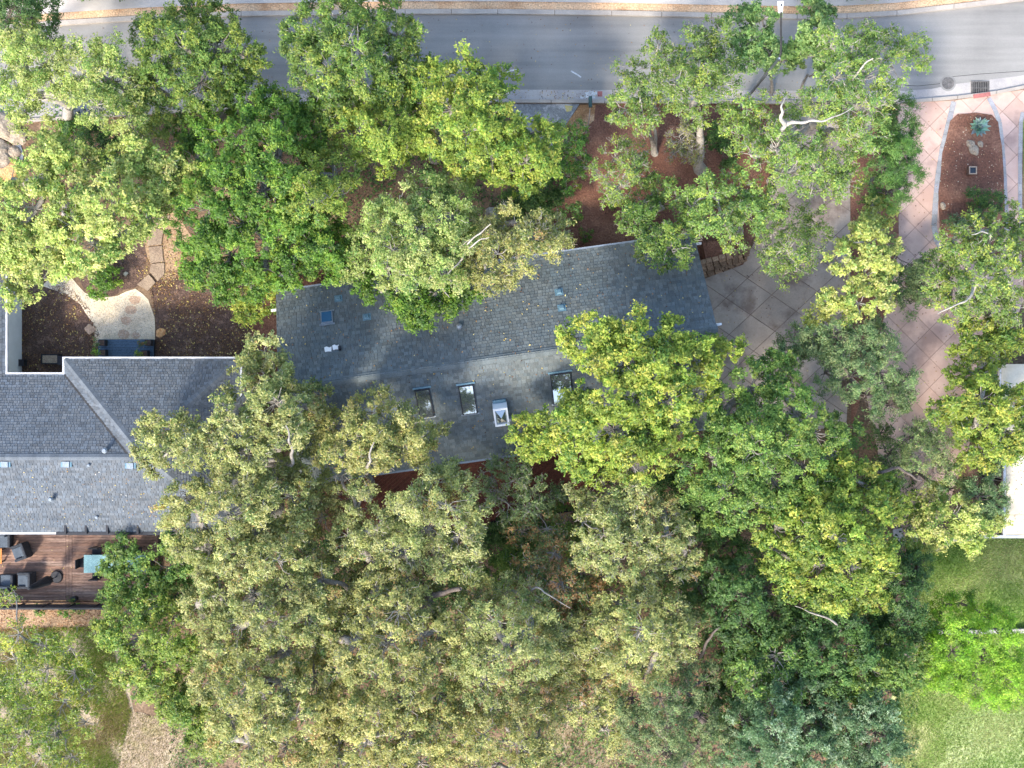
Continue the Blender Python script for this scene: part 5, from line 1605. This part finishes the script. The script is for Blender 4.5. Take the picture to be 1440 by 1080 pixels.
# street lamp
lb0 = P(1040, 150); top = Vector((lb0.x, lb0.y, 7.4))
t = thing('street_lamp', 'tall street lamp with white head over the road', 'street lamp', lb0)
bb = MB(); bb.tube([lb0 - Vector((0, 0, .1)), lb0 + Vector((0, 0, 1)), top], [.10, .085, .06], 10); bb.build('pole', 'metal_grey', t, smooth=True)
hd = P(1098, 9, 7.7)
bb = MB(); bb.tube([top - Vector((0, 0, .1)), top + Vector((.05, .2, .12)), top.lerp(hd, .5) + Vector((0, 0, .16)), hd + Vector((0, -.2, .03))], [.05, .045, .04, .035], 8); bb.build('arm', 'iron_dark', t, smooth=True)
bb = MB()
vs = [(hd.x - .09, hd.y - .26, hd.z - .06), (hd.x + .09, hd.y - .26, hd.z - .06), (hd.x + .13, hd.y + .24, hd.z - .06), (hd.x - .13, hd.y + .24, hd.z - .06),
      (hd.x - .06, hd.y - .25, hd.z + .06), (hd.x + .06, hd.y - .25, hd.z + .06), (hd.x + .10, hd.y + .2, hd.z + .07), (hd.x - .10, hd.y + .2, hd.z + .07)]
bb.add(vs, [(3, 2, 1, 0), (4, 5, 6, 7), (0, 1, 5, 4), (1, 2, 6, 5), (2, 3, 7, 6), (3, 0, 4, 7)])
lh = bb.build('lamp_head', 'lamp_white', t)
bb = MB(); bb.box((hd.x, hd.y + .02, hd.z + .085), (.07, .07, .05)); bb.build('sensor', 'metal_black', lh)

# storm drain
c = P(1378, 124)
t = thing('storm_drain', 'iron storm drain grate at the red painted kerb', 'drain', (c.x, c.y, .012))
bb = MB(); bb.box((c.x, c.y, .016), (.84, .66, .008)); bb.build('pit', 'iron_dark', t)
rz = R(7)
for s4 in ((0, .33, .92, .06), (0, -.33, .92, .06), (-.43, 0, .06, .6), (.43, 0, .06, .6)):
    bb = MB(); bb.box((s4[0], s4[1], .03), (s4[2], s4[3], .03)); rz_pts(bb, (c.x, c.y, 0), 0); bb.build('frame_bar', 'iron', t)
for i in range(9):
    bb = MB(); bb.box((-.36 + i * .09, 0, .027), (.03, .6, .02)); rz_pts(bb, (c.x, c.y, 0), 0); bb.build('bar', 'iron', t)
bb = MB(); bb.box((0, .0, .036), (.8, .035, .012)); rz_pts(bb, (c.x, c.y, 0), 0); bb.build('cross_bar', 'iron', t)
bb = MB(); p = P(1379, 135); bb.box((p.x, p.y, .134), (.86, .2, .02), R(9)); tag(bb.build('painted_kerb', 'red_paint'), 'red paint on the kerb behind the storm drain', 'painted kerb')
# manhole
c = P(1333, 117)
t = thing('manhole_cover', 'round iron manhole cover in the asphalt near the storm drain', 'manhole', (c.x, c.y, .008))
bb = MB(); bb.cyl((c.x, c.y), .40, .004, .013, 28); bb.build('collar', 'asphalt', t)
bb = MB(); bb.cyl((c.x, c.y), .31, .008, .018, 28); cv = bb.build('lid', 'iron', t)
for i in range(5):
    bb = MB(); bb.box((c.x, c.y - .2 + i * .1, .020), (.5 if i in (1, 2, 3) else .36, .025, .008)); bb.build('rib', 'iron', cv)
# kerb number marks in front of the mailbox
t = thing('kerb_paint', 'white painted house number panel with red corner on the kerb by the mailbox', 'kerb marking', P(834, 133))
for x0, y0, x1, y1, m in ((823, 128.5, 839.5, 133.5, 'white_mark'), (840.3, 128.5, 847, 136, 'red_paint'), (816, 135, 822.4, 138.5, 'white_mark'), (823.5, 134.2, 837, 138.5, 'white_mark')):
    a, d = P(x0, y0), P(x1, y1)
    bb = MB(); bb.add([(a.x, d.y, .0165), (d.x, d.y, .0165), (d.x, a.y, .0165), (a.x, a.y, .0165)], [(0, 1, 2, 3)]); bb.build('painted_panel', m, t)
bb = MB(); a, d = P(794, 148), P(805, 157)
q = rough_poly([(794, 148), (805, 149), (803, 156), (797, 157)], 1.2, 3)
bb.add([(P(x, y).x, P(x, y).y, .0205) for x, y in q][::-1], [tuple(range(len(q)))])
tag(bb.build('yellow_mark', 'yellow_paint'), 'worn yellow paint mark on the driveway apron', 'paint mark')
# white chalk scratches on the road
for i, line in enumerate((((713, 102), (719, 99), (729, 98)), ((803, 100), (812, 105), (817, 109)))):
    bb = MB(); pts = [P(*p) for p in line]
    for a, d in zip(pts, pts[1:]):
        s_ = Vector((-(d - a).y, (d - a).x, 0)).normalized() * .035
        bb.add([(v.x, v.y, .0125) for v in (a - s_, d - s_, d + s_, a + s_)], [(0, 1, 2, 3)])
    tag(bb.build('chalk_streak', 'white_mark'), ('pale scuff streak on the asphalt beside the yellow tipped tree', 'pale scuff streak on the asphalt up the road from the mailbox')[i], 'road mark')
# tar seams in the road
seams = [[(560, 127.0), (640, 126), (760, 125.6), (900, 126.2), (1000, 126.6)], [(1000, 60), (1008, 75), (1002, 92)], [(1322, 44), (1330, 62), (1326, 80)], [(1240, 118), (1290, 121), (1320, 118), (1338, 108), (1380, 104), (1440, 100)]]
for line in seams[3:]:
    bb = MB(); pts = [P(*p) for p in rough_poly(line + line[::-1], 0.0, 9)[:int(1e6)]]
    pts = [P(*p) for p in line]
    for a, d in zip(pts, pts[1:]):
        s_ = Vector((-(d - a).y, (d - a).x, 0)).normalized() * .012
        bb.add([(v.x, v.y, .0120) for v in (a - s_, d - s_, d + s_, a + s_)], [(0, 1, 2, 3)])
    tag(bb.build('tar_seam', 'tar'), 'thin dark tar seam in the asphalt by the storm drain', 'road mark')

# utility box in the island
c = P(1367, 240, .3); c.z = .06
t = thing('utility_box', 'small square dark box with pale metal rim in the island soil', 'utility box', c)
bb = MB(); bb.box((c.x, c.y, .06 + .16), (.34, .34, .32)); bb.build('body', 'mulch', t)
for q in ((0, .17, .40, .05), (0, -.17, .40, .05), (.17, 0, .05, .29), (-.17, 0, .05, .29)):
    bb = MB(); bb.box((c.x + q[0], c.y + q[1], .395), (q[2], q[3], .03)); bb.build('rim', 'pole_wood', t)
bb = MB(); bb.box((c.x, c.y, .384), (.30, .30, .008)); bb.build('lid', 'window_glass', t)

# stepped block wall at the right gable
bw_ = thing('block_wall', 'curved dry stone block wall beside the right gable and concrete court', 'wall', P(1015, 378))
for course in range(6):
    line = [(984, 388 - course * 3.4), (1005, 383.5 - course * 3.6), (1026, 376 - course * 3.4), (1046, 366 - course * 3.0)]
    pts = [P(*p) for p in line]
    seg = [(a, d, (d - a).length) for a, d in zip(pts, pts[1:])]
    tot = sum(s[2] for s in seg)
    x = random.uniform(-.25, 0)
    while x < tot:
        w = random.uniform(.26, .42)
        u = min(max(x + w / 2, .01), tot - .01); acc = 0
        for a, d, L in seg:
            if acc + L >= u:
                q = a + (d - a) * ((u - acc) / L); ang = math.atan2((d - a).y, (d - a).x); break
            acc += L
        v = random.uniform(.7, 1.45)
        bb = MB(); bb.box((q.x, q.y + random.uniform(-.015, .015), .06 + course * .135), (w - .055, .22, .12), ang + random.uniform(-.06, .06), tint=(v, v * .98, v * .95))
        bb.build('block', 'stone_block', bw_, tint=True)
        x += w
bb = MB()
bb.prism([(P(x, y).x, P(x, y).y) for x, y in ((990, 372), (1010, 367), (1030, 360), (1046, 352), (1040, 335), (984, 345))], 0.0, .74)
tag(bb.build('raised_soil', 'red_soil'), kind='structure')

# red timber deck behind the long house
rd = thing('red_deck', 'dark red diagonal board deck behind the long house under the oaks', 'deck', P(650, 690))
DK = [(452, 668), (640, 640), (830, 612), (838, 690), (800, 716), (690, 734), (560, 752), (470, 765)]
poly = [(P(x, y, .2).x, P(x, y, .2).y) for x, y in DK]
if area(poly) < 0: poly = poly[::-1]
ang = R(42)
dd = (math.cos(ang), math.sin(ang)); nn_ = (-dd[1], dd[0])
for i in range(-70, 71):
    c0 = i * .15
    cell = [(nn_[0] * (c0 - .070) - dd[0] * 40, nn_[1] * (c0 - .070) - dd[1] * 40), (nn_[0] * (c0 - .070) + dd[0] * 40, nn_[1] * (c0 - .070) + dd[1] * 40),
            (nn_[0] * (c0 + .070) + dd[0] * 40, nn_[1] * (c0 + .070) + dd[1] * 40), (nn_[0] * (c0 + .070) - dd[0] * 40, nn_[1] * (c0 + .070) - dd[1] * 40)]
    if area(cell) < 0: cell = cell[::-1]
    q = clip_convex(poly, cell)
    if len(q) < 3 or abs(area(q)) < .02: continue
    v = random.uniform(.8, 1.2)
    bb = MB(); bb.prism(q, .16, .2, (v, v, v)); bb.build('board', 'red_wood', rd, tint=True)
a, d = P(690, 736, .3), P(805, 717, .3)
bb = MB(); bb.box(((a.x + d.x) / 2, (a.y + d.y) / 2, .13), ((d - a).length, .16, .26), math.atan2((d - a).y, (d - a).x)); bb.build('edge_board', 'pink_slab', rd)

# pots on the landing, planter box and wall box
def potted(px, py, sp, label, r, lean=0):
    c = P(px, py, lz + .35); c.z = lz
    t = thing('potted_plant', label, 'potted plant', c, 'pots on the front landing')
    bb = MB(); bb.box((c.x, c.y, lz + .18), (.30, .30, .36)); p_ = bb.build('pot', 'metal_black', t)
    bb = MB(); bb.box((c.x, c.y, lz + .363), (.25, .25, .006)); bb.build('soil', 'mulch', p_)
    cl_ = []
    for i in range(6):
        a = random.uniform(0, 6.28)
        o = Vector((math.cos(a), math.sin(a), .8)).normalized()
        cl_.append((Vector((c.x, c.y, lz + .62)) + Vector((lean, 0, 0)) + o * r * .5, r * .6, o))
    crown_mesh(cl_, SPECIES[sp], .75, t, 'foliage', .75)
    bb = MB(); bb.tube([(c.x, c.y, lz + .36), (c.x + lean, c.y, lz + .6)], [.02, .012], 5); bb.build('stem', 'bark_dark', t)


potted(143, 482, 'grey', 'black square pot with silvery plant on the landing', .24, -.18)
potted(144, 496, 'vivid', 'black square pot with lime green plant nearest the mulch on the landing', .24, -.18)
potted(208, 482, 'rusty', 'black square pot with dry tan plant on the landing', .24, -.16)
potted(203, 497, 'lime', 'black square pot with yellow green plant by the front door', .22, -.16)
c = P(70, 505, .4); c.z = 0.008
t = thing('planter_box', 'black raised planter box with tan soil against the hipped house', 'planter', c)
for q in ((0, .22, .86, .05), (0, -.22, .86, .05), (.405, 0, .05, .39), (-.405, 0, .05, .39)):
    bb = MB(); bb.box((c.x + q[0], c.y + q[1], .22), (q[2], q[3], .42)); bb.build('side_board', 'metal_black', t)
bb = MB(); bb.box((c.x, c.y, .20), (.75, .38, .36)); bb.build('soil', 'straw', t)
c = P(86, 507, .4); c.z = .008
t = thing('storage_box', 'small black box standing beside the raised planter', 'box', c)
bb = MB(); bb.box((c.x, c.y, .22), (.22, .42, .42)); bb.build('body', 'metal_black', t)
bb = MB(); bb.box((c.x, c.y, .445), (.25, .45, .03)); bb.build('lid', 'dark_wall', t)
c = P(28, 510, .4); c.z = .008
t = thing('hose_box', 'small black box at the foot of the white siding wall', 'box', c)
bb = MB(); bb.box((c.x + .05, c.y, .2), (.24, .3, .38)); bb.build('body', 'metal_black', t)
bb = MB(); bb.box((c.x + .05, c.y, .405), (.27, .33, .03)); bb.build('lid', 'dark_wall', t)
c = P(103, 843, dz + .3); c.z = dz
t = thing('potted_plant', 'dark pot with small green plant at the deck rail', 'potted plant', c)
bb = MB(); bb.cyl((c.x, c.y), .13, dz, dz + .3, 12, .16); bb.build('pot', 'metal_black', t)
crown_mesh([(Vector((c.x - .08, c.y, dz + .42)), .17, Vector((0, 0, 1))), (Vector((c.x + .06, c.y, dz + .4)), .15, Vector((0, 0, 1)))], SPECIES['mid'], 1.0, t, 'foliage', .7)

# --- white-roofed house at the right edge
wh = thing('white_roofed_house', 'flat pale roofed house with dark glazed wall beside the lawn', 'house', P(1430, 650))
zr = 3.0
xe = P(1413, 0, zr).x; y0_, y1_ = P(0, 640, zr).y, P(0, 752, zr).y
x2_ = 34.0
pn = 4
hh = (y0_ - y1_) / pn
for i in range(pn):
    for j in range(4):
        xa = xe + .06 + j * 2.6
        bb = MB(); bb.box((xa + 1.3, y0_ - hh * (i + .5), zr - .01), (2.585, hh - .015, .04), tint=None); bb.build('roof_panel', 'pale_roof', wh)
bb = MB(); bb.box(((xe + x2_) / 2, (y0_ + y1_) / 2, zr - .14), (x2_ - xe, y0_ - y1_, .2)); bb.build('roof', 'white_paint', wh)
bb = MB(); bb.box((xe - .02, (y0_ + y1_) / 2, zr - .05), (.12, y0_ - y1_ + .1, .16)); bb.build('fascia', 'gutter_white', wh)
bb = MB(); bb.box(((xe + x2_) / 2 - .55, y1_ - .09, zr - .06), (x2_ - xe + 1.2, .14, .14)); bb.build('rain_gutter', 'gutter_white', wh)
bb = MB(); bb.box(((xe + x2_) / 2 + .2, (y0_ + y1_) / 2, 1.38), (x2_ - xe - .4, y0_ - y1_ - .5, 2.76)); bb.build('wall', 'dark_wall', wh)
for i in range(4):
    yy = y0_ - .45 - i * .95
    bb = MB(); bb.box((xe + .19, yy - .3, 1.3), (.03, .86, 2.2)); f = bb.build('window', 'metal_grey', wh)
    bb = MB(); bb.box((xe + .17, yy - .3, 1.3), (.012, .76, 2.08)); bb.build('pane', 'window_glass', f)
xe2 = P(1408, 0, 3.4).x; ya_, yb_ = P(0, 512, 3.4).y, P(0, 605, 3.4).y
bb = MB(); bb.box(((xe2 + x2_) / 2, (ya_ + yb_) / 2, 3.36), (x2_ - xe2, ya_ - yb_, .16)); bb.build('upper_roof', 'pale_roof', wh)
bb = MB(); bb.box(((xe2 + x2_) / 2 + .2, (ya_ + yb_) / 2 - .3, 1.63), (x2_ - xe2 - .4, ya_ - yb_ + .3, 3.26)); bb.build('wall', 'dark_wall', wh)
bb = MB(); bb.box((xe2 - .05, (ya_ + yb_) / 2, 3.34), (.09, ya_ - yb_ + .1, .18)); bb.build('fascia', 'gutter_white', wh)
sheet('worn_turf', [(1330, 1010), (1365, 985), (1420, 1000), (1470, 990), (1480, 1110), (1320, 1115)], 0.009, 'pale_turf', 9)
sheet('lawn', [(1400, 748), (1445, 752), (1500, 760), (1500, 765), (1420, 765)], 0.012, 'turf_soil')
# brown side boards by that house
t = thing('side_walkway', 'narrow brown board walkway next to the glazed wall', 'walkway', P(1368, 675))
for i in range(4):
    a = P(1361 + i * 4.3, 645); d = P(1361 + i * 4.3, 712)
    bb = MB(); v = random.uniform(.85, 1.1); bb.box((a.x, (a.y + d.y) / 2, .06), (.145, a.y - d.y, .05), tint=(v, v, v)); bb.build('board', 'deck_wood', t, tint=True)
# low wall across the lawn
lw = thing('low_wall', 'low pale block wall crossing the lawn behind the vivid lime tree', 'wall', P(1380, 887))
for i in range(16):
    a = P(1306 + i * 13.2, 888 - i * .25)
    bb = MB(); v = random.uniform(.9, 1.08); bb.box((a.x, a.y, .15), (.455, .2, .30), tint=(v, v, v)); bb.build('block', 'gutter', lw, tint=True)
# concrete pads beside lawn
for i, q in enumerate(([(1255, 745), (1268, 742), (1272, 766), (1258, 768)], [(1274, 742), (1287, 740), (1290, 762), (1278, 766)])):
    bb = MB(); bb.prism([(P(x, y).x, P(x, y).y) for x, y in q], 0, .05)
    tag(bb.build('stepping_slab', 'concrete'), ('pale stepping slab nearest the yellow green tree by the lawn', 'pale stepping slab beside the silvery tree at the lawn corner')[i], 'slab')

# ------------------------------------------------------------------ loose ground cover
LB = [lin(196, 170, 96), lin(170, 132, 78), lin(140, 104, 70), lin(206, 188, 120), lin(112, 80, 56)]
DKL = [lin(96, 70, 54), lin(124, 92, 68), lin(150, 112, 80), lin(84, 62, 50), lin(176, 146, 96)]
OR = [lin(162, 118, 82), lin(140, 100, 70), lin(182, 142, 102), lin(116, 88, 64)]
scatter_litter('leaf_litter', [(15, 440), (50, 410), (92, 398), (122, 430), (138, 470), (140, 530), (15, 530)], 900, LB, label='yellow fallen leaves on the mulch bed')
scatter_litter('leaf_litter', [(212, 400), (235, 380), (265, 378), (310, 405), (352, 460), (352, 515), (216, 515), (220, 460)], 1100, LB, label='yellow fallen leaves on the mulch bed')
scatter_litter('mulch_chips', [(12, 440), (50, 408), (92, 396), (124, 430), (140, 470), (142, 530), (12, 530)], 6000, DKL[:2] + [lin(104, 82, 68), lin(84, 66, 56)], (.05, .12), .012)
scatter_litter('mulch_chips', [(210, 400), (235, 380), (268, 378), (312, 405), (354, 460), (354, 515), (214, 515), (220, 460)], 8000, DKL[:2] + [lin(104, 82, 68), lin(84, 66, 56)], (.05, .12), .012)
scatter_litter('leaf_litter', [(190, 390), (215, 330), (275, 330), (280, 400), (230, 410)], 500, LB)
scatter_litter('leaf_litter', [(95, 420), (140, 480), (134, 500), (118, 450), (95, 418)], 260, OR)
scatter_litter('leaf_litter', [(815, 150), (1090, 150), (1070, 320), (985, 380), (770, 340)], 1600, [lin(120, 74, 54), lin(146, 100, 74), lin(96, 60, 46), lin(160, 124, 90)], (.04, .09), .012)
scatter_litter('leaf_litter', [(260, 650), (1250, 650), (1250, 1090), (260, 1090)], 26000, DKL + OR, (.06, .13), .02, label='brown dead leaves on the grove floor')
scatter_litter('leaf_litter', [(0, 170), (720, 150), (720, 380), (380, 400), (240, 380), (0, 400)], 8000, DKL + OR[:2], (.05, .11), .02)
scatter_litter('leaf_litter', [(0, 852), (150, 852), (130, 888), (0, 888)], 1600, OR, (.05, .1), .02)
scatter_litter('pebbles', [(64, 402), (78, 388), (100, 392), (120, 414), (165, 418), (190, 410), (206, 424), (215, 445), (216, 474), (138, 474), (132, 450), (110, 424)], 5000,
               [lin(206, 196, 178), lin(184, 168, 146), lin(222, 214, 200), lin(160, 144, 124)], (.03, .06), .018)
scatter_litter('pebbles', ISL, 500, [lin(206, 186, 150), lin(190, 150, 110), lin(220, 206, 180), lin(120, 80, 56)], (.03, .09), .064)
scatter_litter('ground_cover', [(240, 660), (1290, 600), (1290, 1090), (240, 1090)], 42000, [S_(80, 110, 52), S_(100, 124, 60), S_(64, 92, 46), S_(120, 130, 70)], (.10, .2), .08, label='dark green creeping ground cover beneath the grove')
scatter_litter('ground_cover', [(0, 150), (720, 140), (720, 350), (380, 400), (240, 300), (0, 380)], 9000, [S_(80, 116, 52), S_(100, 130, 60), S_(64, 96, 46)], (.10, .2), .08)
def lz_(px, py):
    return ray_roof(px, py)


scatter_litter('fallen_leaves', [(395, 412), (970, 335), (1000, 470), (880, 610), (600, 650), (440, 640), (415, 545)], 900, LB + DKL[:2], (.05, .1), .02, parent=roof, fz=lz_)
scatter_litter('fallen_leaves', [(20, 655), (190, 655), (260, 690), (215, 742), (10, 742)], 260, LB + [lin(210, 204, 190)], (.04, .08), .02, parent=roof2, fz=lambda x, y: ray_plane(x, y, south))
scatter_litter('leaf_litter', [(100, 148), (400, 134), (700, 127), (1270, 129), (1270, 141), (700, 140), (400, 147), (100, 163)], 1500, LB + DKL, (.04, .09), .016)
scatter_litter('leaf_litter', [(85, 36), (340, 24), (700, 22), (1190, 28), (1190, 132), (700, 127), (100, 150)], 700, LB + DKL, (.04, .09), .016)
scatter_litter('leaf_litter', [(985, 390), (1190, 250), (1190, 590), (1000, 600)], 450, LB + DKL[:3], (.04, .09), .03)
scatter_litter('leaf_litter', [(1265, 150), (1335, 150), (1312, 340), (1400, 450), (1300, 720), (1240, 640), (1240, 470)], 500, LB + DKL[:3], (.04, .09), .034)
scatter_litter('fallen_leaves', [(1416, 645), (1445, 645), (1445, 748), (1416, 748)], 60, LB + DKL[:2], (.04, .08), .02, parent=wh, fz=lambda x, y: P(x, y, zr - .01))
scatter_litter('leaf_litter', [(0, 755), (210, 755), (210, 842), (0, 842)], 160, LB, (.04, .08), dz)
G1 = [lin(104, 144, 52), lin(122, 152, 62), lin(150, 166, 90), lin(186, 184, 134)]
G1 = [tuple(x * .85 for x in g) for g in G1]
scatter_grass('grass', [(1285, 752), (1445, 752), (1445, 1090), (1250, 1090), (1262, 960), (1290, 900)], 60000, G1, label='short green and straw coloured grass of the lawn')
scatter_grass('grass', [(-10, 885), (150, 880), (185, 1000), (165, 1085), (-10, 1085)], 60000, [tuple(x * .7 for x in lin(*g)) for g in ((116, 152, 54), (146, 168, 68), (176, 182, 92), (176, 152, 112))], (.06, .2), label='rough patchy grass below the deck', patch=-.6)
scatter_grass('grass', [(150, 990), (300, 1030), (320, 1090), (130, 1090)], 9000, [tuple(x * .7 for x in lin(*g)) for g in ((190, 170, 140), (170, 156, 110), (150, 150, 90))], (.04, .12))
scatter_grass('grass', [(770, 990), (870, 990), (880, 1090), (740, 1090)], 9000, [tuple(x * .7 for x in lin(*g)) for g in ((196, 178, 140), (170, 156, 110), (150, 150, 90))], (.04, .14))
scatter_grass('grass', [(1439, 162), (1446, 162), (1446, 330), (1440, 330)], 1500, G1, z=.034)
print('LEAVES', NLEAF, 'OBJ', len(bpy.data.objects), 'TRI', sum(sum(len(p.vertices) - 2 for p in me.polygons) if len(me.polygons) < 60000 else len(me.polygons) * 2 for me in bpy.data.meshes))
